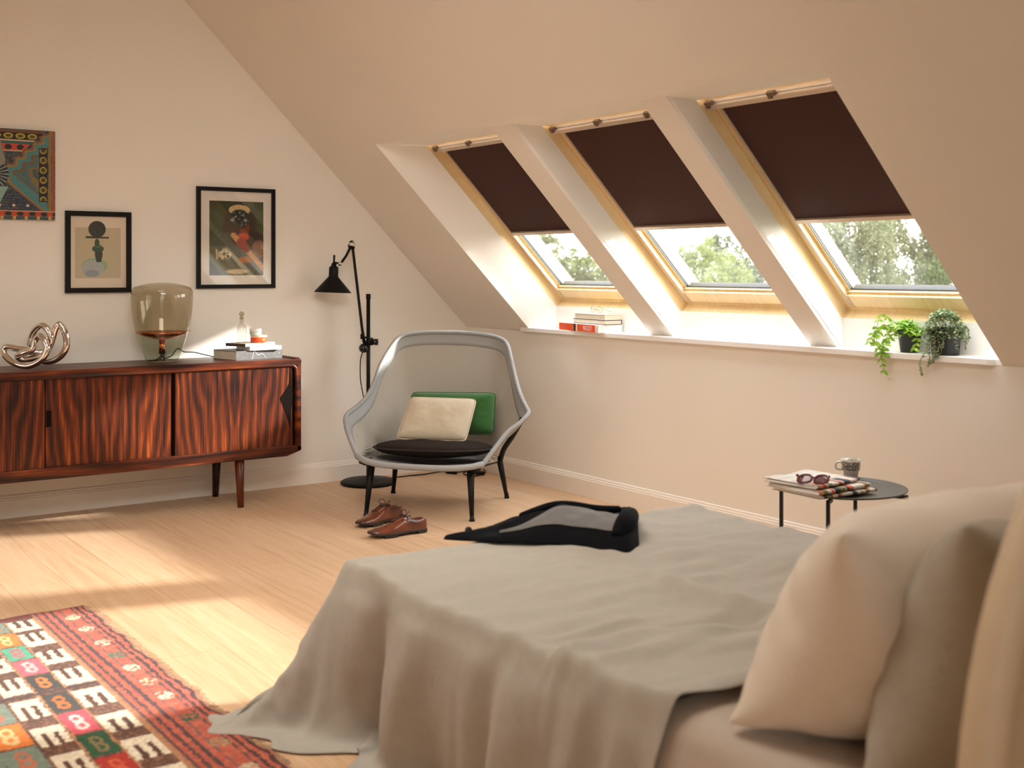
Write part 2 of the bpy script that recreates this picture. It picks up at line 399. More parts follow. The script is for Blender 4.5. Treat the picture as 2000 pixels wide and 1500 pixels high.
for i in range(3):
    O = Vector((XBk, FL[i], zf))
    M4 = Matrix(((0, -S2, S2, O.x), (-1, 0, 0, O.y), (0, S2, S2, O.z), (0, 0, 0, 1)))   # a across, b up the slope, n outwards
    W, Lb = FWID, (ZT-zf)/S2+.0
    name = 'window_%d' % (i+1)
    t = bpy.data.objects.new(name, None); COL.objects.link(t); t.location = O; t['kind'] = 'structure'
    INV[t.name] = Matrix.Translation(O).inverted()
    def bb(n, lst): 
        return fixn(boxes(n, lst, M4))
    # frame lining
    obj('window_frame', bb('f', [(-.03, .0, -.03, Lb+.14, 0, .20), (W, W+.03, -.03, Lb+.14, 0, .20), (0, W, -.03, 0, 0, .20), (0, W, Lb+.02, Lb+.14, 0, .2), (0, .004, 0, Lb+.02, .050, .14), (W-.004, W, 0, Lb+.02, .050, .14), (0.004, W-.004, 0, .012, .050, .14)]), M_pine, t)
    # sash
    obj('sash', bb('s', [(.005, .044, .006, Lb, .054, .078), (W-.044, W-.005, .006, Lb, .054, .078), (.040, .060, .018, Lb-.03, .074, .082), (W-.078, W-.040, .018, Lb-.03, .074, .082), (.0445, W-.0445, .022, .088, .050, .082), (.0445, W-.0445, .088, .100, .066, .082), (.044, W-.044, .006, .0195, .054, .082), (.044, W-.044, 1.165, Lb+.02, .056, .082)]), M_pine, t)
    obj('gasket', bb('g', [(.060, .063, .100, 1.17, .078, .086), (W-.081, W-.078, .100, 1.17, .078, .086), (.060, W-.078, .099, .105, .078, .086)]), M_gasket, t)
    obj('pane', bb('p', [(.059, W-.077, .095, 1.18, .0865, .0905)]), M_glass, t)
    # outer cladding so that no light leaks round the sash
    obj('cladding', bb('c', [(-.06, .060, -.06, Lb+.2, .0915, .097), (W-.078, W+.06, -.06, Lb+.2, .0915, .097), (.060, W-.078, -.06, .093, .0915, .12), (.060, W-.078, 1.17, Lb+.2, .0915, .12)]), M_gasket, t)
    # pleated blackout blind, lowered halfway
    b = thing('roller_blind', ['dark brown blackout blind in the farthest roof window, above the stacked books',
                               'dark brown blackout blind in the middle roof window, between the two plaster piers',
                               'dark brown blackout blind in the nearest roof window, above the potted plants'][i],
              'blind', tuple(O), 0, 'blackout blinds on the roof windows')
    b0 = .556; b1 = 1.200
    obj('blind_cloth', bb('b', [(.050, W-.050, b0+.004, b1, .0500, .0512)]), M_blind, b)
    obj('bottom_bar', bb('b', [(.046, W-.046, b0-.018, b0+.004, .038, .056)]), M_alu, b, bevel=.003)
    obj('side_rail', bb('b', [(.036, .050, .022, b1+.01, .044, .0535)]), M_alu, b)
    obj('side_rail', bb('b', [(W-.050, W-.036, .022, b1+.01, .044, .0535)]), M_alu, b)
    obj('cassette', bb('b', [(.006, W-.006, b1, b1+.026, .010, .048), (.010, W-.010, b1+.026, b1+.036, .022, .048)]), M_alu, b, bevel=.006)
    for q in (.03, .36, .70):
        obj('bracket', bb('b', [(q-.008, q+.030, b1+.028, b1+.044, .004, .020), (q-.008, q+.010, b1+.016, b1+.030, .003, .0098)]), M_bracket, b)

# ------------------------------------------------------------------ bed
def linen(name, c1, c2, big=0.6, bs=0.3): return fabric(name, c1, c2, 420, bs, 0.92, big)
M_throw = linen('throw_linen', (0.36, 0.335, 0.285), (0.46, 0.43, 0.375))
M_sheet = linen('sheet_linen', (0.44, 0.36, 0.29), (0.52, 0.44, 0.36), 0.4)
M_pill1 = linen('pillow_cream', (0.68, 0.61, 0.52), (0.76, 0.69, 0.59), 0.35, 0.2)
M_pill2 = linen('pillow_grey', (0.33, 0.30, 0.24), (0.42, 0.38, 0.31), 0.5)
M_headb = plain('headboard_cream', (0.60, 0.49, 0.34), 0.5, var=.03)
M_headp = plain('headboard_panel', (0.50, 0.40, 0.27), 0.6, var=.04)
BX0, BX1, BY0, BY1, BZ = -2.63, -1.29, -5.40, -3.43, 0.445
def rbox(name, x0, x1, y0, y1, z0, z1, r=.06, seg=4):
    me = boxes(name, [(x0, x1, y0, y1, z0, z1)])
    bm = bmesh.new(); bm.from_mesh(me); bmesh.ops.bevel(bm, geom=bm.edges[:], offset=r, segments=seg, affect='EDGES', profile=.5)
    bm.to_mesh(me); bm.free(); me.polygons.foreach_set('use_smooth', [True]*len(me.polygons)); return me
bed = thing('bed', 'double bed under a grey linen throw, its cream headboard at the near right edge', 'bed', (-1.9, -4.5, 0))
obj('mattress', rbox('m', BX0+.05, BX1-.05, BY0+.02, BY1-.06, .19, BZ-.016, .05), M_sheet, bed)
shg = []
for i, y in enumerate(np.linspace(BY0+.01, -4.70, 60)):
    row = []
    pr = [(BX0+.9, BZ-.010), (BX0+.5, BZ-.008), (BX0+.2, BZ-.008), (BX0+.07, BZ-.011), (BX0+.020, BZ-.026), (BX0-.002, BZ-.07), (BX0-.012, BZ-.14), (BX0-.020, .20), (BX0-.03, .10), (BX0-.035, .03)]
    for k, p in enumerate(catmull(pr, 4)):
        dn = max(0, (BZ-.05-p[1])/BZ); nz = noise.noise(Vector((y*7, p[1]*2, 3)))*.035*dn+noise.noise(Vector((y*20, p[0]*3, 7)))*.004
        row.append((p[0]+nz*(dn > 0), y, p[1]+(noise.noise(Vector((y*9, p[0]*6, 1)))*.006 if dn == 0 else 0)))
    shg.append(row)
obj('bed_sheet', grid('sh', shg, True), M_sheet, bed, solid=.004, subsurf=1)
obj('bed_frame', boxes('f', [(BX0+.04, BX1-.04, BY0+.02, BY1-.05, .10, .20)]), M_headb, bed, bevel=.01)
for (x, y) in ((BX0+.12, BY0+.12), (BX1-.12, BY0+.12), (BX0+.12, BY1-.14), (BX1-.12, BY1-.14)):
    obj('leg', lathe('l', [(.022, 0), (.028, .10)], (x, y, 0), 16), M_headb, bed)
# headboard: arched panel with a round rim
def arch(x0, x1, z0, zt, rr, n=14):
    p = [(x0, z0)]
    for k in range(n+1):
        a = PI-(PI/2)*k/n; p.append((x0+rr[0]+rr[0]*math.cos(a), zt-rr[1]+rr[1]*math.sin(a)))
    for k in range(n+1):
        a = PI/2-(PI/2)*k/n; p.append((x1-rr[0]+rr[0]*math.cos(a), zt-rr[1]+rr[1]*math.sin(a)))
    p.append((x1, z0)); return p
HY = -5.47
hp = arch(-2.765, -.94, .10, 1.12, (.50, .60))
obj('headboard', prism('h', hp, HY-.018, HY+.018, 'y'), M_headp, bed)
rim = obj('headboard_rim', tube('r', [(p[0], HY-.006, p[1]) for p in hp], .030, 16), M_headb, bed, label='round cream rim of the headboard')

# ---- cloth solver: a rectangular sheet falls over the bed
def drape(nx, ny, X, Y, Z0, steps, height, pull=None, seed=1, fric=0.55):
    """X, Y: start grids. height(x,y) -> (surface z of the bed block); returns settled positions"""
    rs = np.random.RandomState(seed)
    P_ = np.stack([X, Y, np.full_like(X, Z0)], -1)
    P_[..., 2] += rs.rand(*X.shape)*.004
    V = np.zeros_like(P_)
    rx = np.linalg.norm(P_[:, 1:]-P_[:, :-1], axis=-1); ry = np.linalg.norm(P_[1:]-P_[:-1], axis=-1)
    rd1 = np.sqrt(rx[1:]**2+ry[:, 1:]**2); rd2 = rd1.copy()
    rbx = rx[:, 1:]+rx[:, :-1]; rby = ry[1:]+ry[:-1]
    dt = 1/60.
    def con(A, B, rest, k):
        d = B-A; l = np.linalg.norm(d, axis=-1)+1e-9
        c = (k*.5*(l-rest)/l)[..., None]*d
        A += c; B -= c
    for s in range(steps):
        V[..., 2] -= 9.8*dt*.6; V *= .975
        Q = P_+V*dt
        for it in range(14):
            for o in (0, 1):
                con(Q[:, o:-1:2], Q[:, o+1::2], rx[:, o::2], 1.0)
                con(Q[o:-1:2], Q[o+1::2], ry[o::2], 1.0)
            for o in (0, 1):
                con(Q[o:-1:2, :-1], Q[o+1::2, 1:], rd1[o::2], .45)
                con(Q[o:-1:2, 1:], Q[o+1::2, :-1], rd2[o::2], .45)
            if it % 3 == 0:
                con(Q[:, :-2], Q[:, 2:], rbx, .05); con(Q[:-2], Q[2:], rby, .05)
        hit = height(Q, P_)
        V = (Q-P_)/dt
        V[hit] *= fric
        P_ = Q
    return P_
def bed_collide(x0, x1, y0, y1, zt, r, extra=None):
    def f(Q, Pp):
        t = .008
        cx = np.clip(Q[..., 0], x0+r, x1-r); cy = np.clip(Q[..., 1], y0+r, y1-r); cz = np.minimum(Q[..., 2], zt-r)
        d = np.stack([Q[..., 0]-cx, Q[..., 1]-cy, Q[..., 2]-cz], -1)
        l = np.linalg.norm(d, axis=-1)
        ins = l < r+t
        inner = (l < 1e-6)
        dn = d/(l[..., None]+1e-9)
        dn[inner] = (0, 0, 1)
        tgt = np.stack([cx, cy, cz], -1)+dn*(r+t)
        # deep inside: push out through the nearest side
        Q[ins] = tgt[ins]
        hit = ins.copy()
        if extra is not None:
            z = extra(Q[..., 0], Q[..., 1]); m = (Q[..., 2] < zt+z+t) & (Q[..., 0] > x0) & (Q[..., 0] < x1) & (Q[..., 1] > y0) & (Q[..., 1] < y1)
            Q[..., 2][m] = (zt+z+t)[m]; hit |= m
        dx = x0-Q[..., 0]; dy = Q[..., 1]-y1; d2 = np.hypot(np.maximum(dx, 0), np.maximum(dy, 0)); an = np.sqrt(np.clip(2*np.maximum(dx, 0)*np.maximum(dy, 0)/(d2*d2+1e-9), 0, 1))
        zc = (zt-.03)*np.clip(1-d2/(.37*an+1e-6), 0, 1)**2.3; m = (dx > 0) & (dy > 0) & (Q[..., 2] < zc); Q[..., 2][m] = zc[m]; hit |= m
        fl = Q[..., 2] < .006; Q[..., 2][fl] = .006; hit |= fl
        return hit
    return f
nx, ny = 92, 84
# sheet spans: left drape to the floor, foot drape, ends before the pillows
xs = np.linspace(BX0-.50, BX1+.42, nx); ys = np.linspace(-4.86, BY1+.45, ny)
Xg, Yg = np.meshgrid(xs, ys)
Yg = Yg+(.04*np.sin((Xg-BX0)*3.0)+.55*np.clip(BX0+.04-Xg, 0, .5))*np.clip((-4.0-Yg)/.86, 0, 1)
_dx = np.maximum(0, BX0-Xg); _dy = np.maximum(0, Yg-BY1); _r = np.hypot(_dx, _dy)+1e-9; _f = 1-.55*(1-np.maximum(_dx, _dy)/_r)*(_dx > 0)*(_dy > 0)*1.6
Xg = Xg+_dx*(1-_f); Yg = Yg-_dy*(1-_f)
Xg = Xg+.012*np.sin(Yg*9.0+1)*np.clip((BX0-Xg+.1)/.3, 0, 1)
def lumps(x, y):
    z = .010*np.sin(x*5.1+y*2.3)+.008*np.sin(y*8.0-x*6+1.3)+.010*np.sin((x*.55+y*.3)*17)
    rdg = .045*np.exp(-((x-(-2.13+.10*(y+4.9)))/.030)**2)*np.clip((-3.95-y)/.3, 0, 1)
    return np.maximum(0, z*.6)+rdg
cl = drape(nx, ny, Xg.copy(), Yg.copy(), BZ+.05, 260, bed_collide(BX0, BX1, BY0, BY1, BZ, .07, lumps), seed=3)
# fine creases of washed linen
fl = cl.reshape(-1, 3); nrm = np.array([noise.noise(Vector((p[0]*3.2+p[1]*1.1, p[1]*13.0+p[2]*3, p[2]*7))) for p in fl]).reshape(ny, nx)
n2 = np.array([noise.noise(Vector((p[0]*9, p[1]*24.0, p[2]*11+3))) for p in fl]).reshape(ny, nx)
top = np.clip((cl[..., 2]-.38)/.05, 0, 1)
near_ = np.clip((-3.9-cl[..., 1])/.5, 0, 1)
cl[..., 2] += top*np.maximum(-.007, (.014+.016*near_)*nrm+.006*n2)
yc_ = -4.50-.25*(cl[..., 0]+2.35)-.06*np.sin(cl[..., 0]*6)+.012*n2; dd_ = cl[..., 1]-yc_; onr = np.clip((-1.7-cl[..., 0])/.3, 0, 1)
cl[..., 2] += top*onr*(.024*np.exp(-(dd_/.022)**2)-.010*np.exp(-((dd_-.045)/.02)**2)+.010*np.clip(-dd_/.03, 0, 1))
side = 1-top
dn_ = np.clip((BZ-cl[..., 2])/BZ, 0, 1); fold = np.array([noise.noise(Vector((p[0]*1.5+p[2]*.8, p[1]*6.5+p[2]*1.2, 4.0)))+.5*noise.noise(Vector((3.0, p[1]*15+p[2]*2, p[0]*2))) for p in fl]).reshape(ny, nx)
sl = side*(cl[..., 0] < BX0+.02); cl[..., 0] -= sl*(.085*fold*dn_**.8+.10*dn_*(1-dn_)+.004*nrm)
fo2 = np.array([noise.noise(Vector((p[0]*6.5+p[2]*1.2, p[1]*1.5, 9.0))) for p in fl]).reshape(ny, nx); sf2 = side*(cl[..., 1] > BY1-.02)*(cl[..., 0] > BX0-.02)
cl[..., 1] += sf2*(.06*fo2*dn_)
throw = obj('bed_throw', grid('t', cl, True), M_throw, None, subsurf=2, solid=.005)
tag(throw, 'grey linen throw draped over the bed and down its left side to the floor', 'throw')

# ---- bed pillows: two sheets sewn at the rim, blown up and leant on the headboard
def puff(w, h, nx, ny, press, iters=170, seed=0, flop=0.0, sew=0.0):
    rs = np.random.RandomState(seed)
    xs = np.linspace(-w/2, w/2, nx); ys = np.linspace(-h/2, h/2, ny); X, Y = np.meshgrid(xs, ys)
    pos = []; idx = np.full((2, ny, nx), -1)
    for s in (0, 1):
        for j in range(ny):
            for i in range(nx):
                e = i in (0, nx-1) or j in (0, ny-1)
                if s == 1 and e: idx[1, j, i] = idx[0, j, i]; continue
                idx[s, j, i] = len(pos)
                pos.append((X[j, i], Y[j, i], 0 if e else (.012 if s == 0 else -.012)+(rs.rand()-.5)*.004))
    P_ = np.array(pos); E = set(); F = []
    for s in (0, 1):
        for j in range(ny-1):
            for i in range(nx-1):
                a, b, c, d = idx[s, j, i], idx[s, j, i+1], idx[s, j+1, i+1], idx[s, j+1, i]
                F.append((a, b, c, d) if s == 0 else (a, d, c, b))
                for e in ((a, b), (b, c), (c, d), (d, a), (a, c), (b, d)): E.add((min(e), max(e)))
    E = np.array(sorted(E)); F = np.array(F)
    r0 = np.linalg.norm(P_[E[:, 0]]-P_[E[:, 1]], axis=1); V = np.zeros_like(P_)
    deg = np.bincount(E.ravel(), minlength=len(P_)).astype(float)
    for it in range(iters):
        n = np.cross(P_[F[:, 2]]-P_[F[:, 0]], P_[F[:, 3]]-P_[F[:, 1]]); fo = np.zeros_like(P_)
        for k in range(4): np.add.at(fo, F[:, k], n*press)
        V = (V+fo)*.90
        Q = P_+V
        for k in range(12):
            d = Q[E[:, 1]]-Q[E[:, 0]]; l = np.linalg.norm(d, axis=1)+1e-9
            st = np.where(l > r0, 1.0, .25); c = d*(st*(l-r0)/l)[:, None]*.5
            a = np.zeros_like(Q); np.add.at(a, E[:, 0], c); np.add.at(a, E[:, 1], -c); Q += a/deg[:, None]*1.9
        V = (Q-P_)*.9; P_ = Q
    return P_, F
def place_pillow(name, P_, F, M, mat, parent=None, sub=2, wr=.016):
    Pw = P_.copy()
    for i, p in enumerate(P_):
        e = min(1, (abs(p[2])/.05)); s_ = 1 if p[2] >= 0 else -1
        n_ = noise.noise(Vector((p[0]*4.5+p[1]*5, p[1]*9-p[0]*3, s_*3.0)))+.6*noise.noise(Vector((p[0]*16+p[1]*9, p[1]*14, s_*7.0)))
        Pw[i, 2] += s_*e*wr*(abs(n_)*-1.6+.35)
    P_ = Pw
    me = mesh(name, [tuple(M @ Vector(p)) for p in P_], F, True)
    fixn(me); me.polygons.foreach_set('use_smooth', [True]*len(me.polygons))
    return obj(name, me, mat, parent, subsurf=sub)
def frame(o, ax, ay):
    ax = Vector(ax).normalized(); ay = Vector(ay); ay = (ay-ax*ay.dot(ax)).normalized(); az = ax.cross(ay)
    M = Matrix.Identity(4)
    for i in range(3): M[i][0] = ax[i]; M[i][1] = ay[i]; M[i][2] = az[i]; M[i][3] = o[i]
    return M
Pp, Fp = puff(.80, .50, 36, 25, .50, seed=1)
def bend(P_, a): 
    Q = P_.copy(); Q[:, 2] += a*(Q[:, 1]**2)*2; return Q
h1 = place_pillow('bed_pillow', bend(Pp, -.35), Fp, frame((-2.225, -5.045, .634), (1, -.03, .02), (-.0, -.56, .83)), M_pill1)
tag(h1, 'cream cotton pillow leaning in front of the grey linen pillow on the bed', 'pillow')
Pq, Fq = puff(.82, .52, 36, 25, .42, seed=5)
h2 = place_pillow('bed_pillow', bend(Pq, -.3), Fq, frame((-2.220, -5.275, .640), (1, .03, -.03), (.0, -.36, .93)), M_pill2)
tag(h2, 'grey-green linen pillow standing between the cream pillow and the headboard', 'pillow')

# ------------------------------------------------------------------ jacket on the foot of the bed
M_jack = fabric('jacket_cloth', (.002, .002, .003), (.005, .005, .008), 300, .3, .9, .5, .0, .12)
M_lining = fabric('jacket_lining', (.09, .087, .085), (.19, .18, .175), 500, .3, .8, .4)
CAMP = np.array([-4.11334, -6.35651, 1.26]); cF = np.array([math.sin(.613737), math.cos(.613737), 0]); cR = np.array([math.cos(.613737), -math.sin(.613737), 0])
def onz(px, py, z):
    """point of the place that the photograph shows at this pixel, on the horizontal plane z"""
    r = cF+cR*(px-1000)/2290.69+np.array([0, 0, 1.])*(528.06-py)/2290.69
    return CAMP+r*((z-CAMP[2])/r[2])
jf = [(866, 1051), (905, 1054), (960, 1056), (1020, 1058), (1080, 1062), (1140, 1068), (1190, 1076), (1225, 1080), (1248, 1070)]
jb = [(876, 1048), (915, 1041), (965, 1030), (1020, 1019), (1080, 1012), (1130, 1010), (1180, 1008), (1222, 1006), (1243, 1012)]
jh = [.006, .014, .028, .048, .066, .064, .072, .080, .050]
def jacket_surface():
    f = catmull([onz(*p, .462) for p in jf], 7); b = catmull([onz(*p, .460) for p in jb], 7)
    h = np.interp(np.linspace(0, 1, len(f)), np.linspace(0, 1, len(jh)), jh); G = []
    m = 22
    for i in range(len(f)):
        row = []
        for k in range(m):
            t = k/(m-1); a = PI*t
            p = f[i]*(1-t)+b[i]*t
            z = .458+h[i]*max(0, math.sin(a))**.55*(.82+.30*math.sin(a*1.0)*math.cos(i*.16+t*3)*.5)
            p = p.copy()
            w = noise.noise(Vector((p[0]*6, p[1]*16, 2.1)))*.022+noise.noise(Vector((p[0]*22, p[1]*30, 5)))*.007
            p[2] = z+w*math.sin(a)*min(1, h[i]/.03); row.append(p)
        G.append(row)
    return np.array(G)
JG = jacket_surface()
jk = thing('jacket', 'black jacket with grey lining thrown on the foot of the bed', 'jacket', tuple(onz(1080, 1040, .46)))
obj('body', grid('j', JG, True), M_jack, jk, subsurf=2, solid=.006)
def strip(name, rows, mat, lift, parent, sub=2, solid=.004):
    G = []
    for r in rows: G.append(catmull(r, 5))
    n = len(G); A = np.array(G); B = np.array([catmull(list(A[:, j]), 4) for j in range(A.shape[1])]); return obj(name, grid(name, B, True), mat, parent, subsurf=sub, solid=solid)
def jz(u, t, lift):
    i = min(len(JG)-1, max(0, u*(len(JG)-1))); k = t*21; i0 = int(i); k0 = int(k); i1 = min(i0+1, len(JG)-1); k1 = min(k0+1, 21)
    p = (JG[i0, k0]*(1-(i-i0))*(1-(k-k0))+JG[i1, k0]*(i-i0)*(1-(k-k0))+JG[i0, k1]*(1-(i-i0))*(k-k0)+JG[i1, k1]*(i-i0)*(k-k0)).copy()
    p[2] += lift; return p
rows = []
for t_ in (0, .25, .5, .75, 1):
    r = []
    for u in np.linspace(.28, .90, 9):
        w0 = .20-.10*(u-.28); w1 = .24+.34*math.sin(min(1, (u-.28)/.5)*PI/2)-.02
        tt = w0+(w1-w0)*t_; r.append(jz(u, tt, .006+.006*math.sin(PI*t_)))
    rows.append(r)
strip('lining', rows, M_lining, .01, jk)
obj('sleeve', tube('s', catmull([jz(.80, .10, -.004), jz(.86, .22, .010), jz(.91, .40, .012), jz(.93, .62, .008), jz(.90, .82, .002)], 6), [.020+.012*math.sin(k*.21) for k in range(25)], 14), M_jack, jk, subsurf=1)
obj('collar', tube('s', catmull([jz(.36, .60, .004), jz(.52, .66, .010), jz(.70, .70, .012), jz(.84, .74, .008)], 6), [.010+.006*math.sin(k*.17) for k in range(19)], 12), M_jack, jk, subsurf=1)
obj('button', lathe('b', [(.0, 0), (.009, .001), (.011, .003), (.009, .005), (0, .006)], tuple(onz(915, 1036, .474)), 20, axis=(-.4, -.7, .6)), plain('button_black', (.004, .004, .005), .5, spec=.15), jk)

# ------------------------------------------------------------------ armchair
M_knit, nt, b, out = new_mat('knit_band')
kv = coords(nt); kw = N(nt, 'ShaderNodeTexWave', bands_direction='DIAGONAL'); kw.inputs['Scale'].default_value = 110; kw.inputs['Distortion'].default_value = .6; nt.links.new(kv, kw.inputs[0])
nt.links.new(ramp(nt, [(.2, (.24, .24, .235)), (.8, (.36, .36, .35))], kw.outputs['Fac']), b.inputs['Base Color']); setin(b, Roughness=.8); bump(nt, b, kw.outputs['Fac'], .25, .002)
def mesh_net():
    m, nt, b, out = new_mat('knit_net')
    tc = N(nt, 'ShaderNodeTexCoord'); mp = N(nt, 'ShaderNodeMapping'); nt.links.new(tc.outputs['Object'], mp.inputs[0]); mp.inputs['Scale'].default_value = (1, .25, .08)
    w = N(nt, 'ShaderNodeTexWave', bands_direction='X'); w.inputs['Scale'].default_value = 62; w.inputs['Distortion'].default_value = .5; w.inputs['Detail'].default_value = 1; nt.links.new(mp.outputs[0], w.inputs[0])
    nt.links.new(ramp(nt, [(.2, (.22, .20, .165)), (.8, (.42, .38, .32))], w.outputs['Fac']), b.inputs['Base Color']); setin(b, Roughness=.85)
    tr = N(nt, 'ShaderNodeBsdfTransparent'); mx = N(nt, 'ShaderNodeMixShader')
    f = N(nt, 'ShaderNodeMapRange'); f.inputs['To Min'].default_value = .78; f.inputs['To Max'].default_value = .90
    nt.links.new(w.outputs['Fac'], f.inputs['Value']); nt.links.new(f.outputs[0], mx.inputs[0]); nt.links.new(tr.outputs[0], mx.inputs[1]); nt.links.new(b.outputs[0], mx.inputs[2])
    nt.links.new(mx.outputs[0], out.inputs['Surface']); return m
M_net = mesh_net()
M_blackm = plain('black_metal', (.006, .0055, .0055), .45, var=.02, spec=.2)
AC = (-.847, -1.004, 0)
arm = thing('armchair', 'grey knitted mesh lounge chair with black legs in the room corner', 'armchair', AC, math.atan2(.723, -.691))
def LC(p): return (-p[0], p[1], p[2])
rimL = [(-.330, .30, .305), (-.385, .235, .365), (-.435, .165, .425), (-.470, .085, .470), (-.475, .01, .492), (-.452, -.075, .520), (-.425, -.165, .570), (-.410, -.235, .640), (-.391, -.30, .734), (-.355, -.38, .826), (-.315, -.425, .878), (-.225, -.445, .898), (-.10, -.455, .905)]
rimR = [(.06, -.455, .903), (.18, -.447, .893), (.265, -.428, .876), (.315, -.39, .845), (.345, -.345, .775), (.375, -.30, .690), (.415, -.215, .610), (.455, -.12, .565), (.495, -.03, .530), (.515, .035, .512), (.480, .095, .470), (.425, .155, .425), (.380, .225, .360), (.330, .30, .285)]
botL = [(-.322, .30, .300), (-.326, .25, .292), (-.330, .19, .286), (-.332, .12, .278), (-.332, .04, .270), (-.330, -.04, .262), (-.322, -.12, .255), (-.308, -.18, .250), (-.288, -.225, .246), (-.255, -.262, .243), (-.20, -.285, .240), (-.14, -.295, .238), (-.06, -.30, .237)]
botR = [(.05, -.30, .237), (.12, -.296, .236), (.18, -.288, .235), (.235, -.270, .232), (.268, -.240, .230), (.290, -.205, .230), (.308, -.16, .235), (.322, -.10, .240), (.330, -.04, .246), (.334, .03, .254), (.336, .10, .262), (.334, .17, .270), (.332, .24, .276), (.325, .30, .280)]
RIM = catmull([LC(p) for p in rimL+rimR], 6); BOT = catmull([LC(p) for p in botL+botR], 6)
def shell_rows():
    rows_b = []; rows_n = []
    for i in range(len(RIM)):
        r, q = RIM[i], BOT[i]; d = q-r; L = np.linalg.norm(d); u = d/L
        bw = min(.072, L*.45)
        # panels of the shell sag inwards a little between rim and seat
        c = np.array([0, -.02, .35])-(r+q)/2; c /= np.linalg.norm(c)
        rows_b.append([r+u*bw*k/4+c*.0 for k in range(5)])
        rows_n.append([r+u*(bw+(L-bw)*k/14)+c*(.05*math.sin(PI*k/14)*min(1, L/.5)) for k in range(15)])
    return np.array(rows_b), np.array(rows_n)
RB, RN = shell_rows()
# the back panel is pulled taut: smooth the inner rows along the rim
for k in range(1, 15):
    w = k/14*.6
    for _ in range(6): RN[1:-1, k] = RN[1:-1, k]*(1-w*.5)+(RN[:-2, k]+RN[2:, k])*.25*w
obj('knit_band', grid('kb', RB, True), M_knit, arm, local=True, solid=.004, label='denser grey knitted border of the shell')
obj('back_shell', grid('bs', RN, True), M_net, arm, local=True)
obj('rim_tube', tube('rt', RIM, .0125, 10), M_knit, arm, local=True)
sfront = [(-.330, .30, .305), (-.27, .352, .291), (-.17, .392, .281), (0, .412, .277), (.17, .395, .274), (.27, .355, .277), (.330, .30, .285)]
SF = catmull([LC(p) for p in sfront], 6)
obj('front_rail', tube('fr', SF, .016, 12), M_knit, arm, local=True)
# seat
sr = []; nb = len(BOT); half = nb//2
for k in range(16):
    t_ = k/15; a = BOT[int(round(t_*(half-1)))]; c = BOT[nb-1-int(round(t_*(half-1)))]
    row = []
    for j in range(17):
        s_ = j/16; p = a*(1-s_)+c*s_; p = p.copy(); bul = math.sin(PI*s_)
        p[1] += bul*.105*max(0, 1-t_*4); p[2] -= bul*(.025*math.sin(PI*min(1, t_+.1))); row.append(p)
    sr.append(row)
obj('seat', grid('st', np.array(sr), True), M_knit, arm, local=True, solid=.004)
def leg(p0, p1, p2, r0, r1, r2):
    pts = catmull([LC(p0), LC(p1), LC(p2)], 6) if p2 else [np.array(LC(p0)), (np.array(LC(p0))+np.array(LC(p1)))/2, np.array(LC(p1))]
    rr = np.interp(np.linspace(0, 1, len(pts)), [0, .5, 1], [r0, r1, r2]) if p2 else [r0, (r0+r1)/2, r1]
    return tube('lg', pts, rr, 12)
for (fx, tx, fy, tz) in ((-.283, -.268, .303, .275), (.278, .258, .318, .262)):
    l = obj('leg', leg((fx, fy, .004), (tx, fy-.05, tz), None, .0105, .021, 0), M_blackm, arm, local=True)
    obj('foot_cap', lathe('fc', [(.0145, 0), (.0145, .007), (.011, .012), (.010, .03)], LC((fx, fy, 0)), 16), M_blackm, l, local=True)
    obj('leg_bracket', tube('lb', [LC((tx, fy-.05, tz)), LC((tx*1.12, fy-.03, tz-.004)), LC((tx*1.22, fy-.02, tz+.002))], [.020, .018, .010], 10), M_blackm, l, local=True)
for s_, fx, fy in ((-1, -.328, -.322), (1, .332, -.300)):
    kx = s_*.300; kz = .208
    l = obj('leg', leg((fx, fy, .004), (kx, fy+.035, kz), None, .0105, .0175, 0), M_blackm, arm, local=True)
    obj('foot_cap', lathe('fc', [(.0145, 0), (.0145, .007), (.011, .012), (.010, .03)], LC((fx, fy, 0)), 16), M_blackm, l, local=True)
    obj('arm_support', tube('as', catmull([LC((kx, fy+.035, kz)), LC((s_*.335, -.20, .285)), LC((s_*.40, -.11, .37)), LC((s_*.470, -.02, .475))], 5), .0145, 10), M_blackm, l, local=True)
    obj('knee_bracket', tube('kb', [LC((kx, fy+.03, kz+.01)), LC((kx*.92, fy+.06, kz+.012)), LC((kx*.82, fy+.09, kz+.016))], [.021, .018, .010], 10), M_blackm, l, local=True)
obj('under_frame', merge('uf', tube('a', [LC((-.26, .255, .262)), LC((-.28, -.25, .212))], .011, 8), tube('a', [LC((.25, .26, .25)), LC((.28, -.25, .210))], .011, 8), tube('a', [LC((-.27, .24, .262)), LC((.26, .24, .252))], .011, 8), tube('a', [LC((-.28, -.25, .212)), LC((.28, -.25, .210))], .011, 8)), M_blackm, arm, local=True)

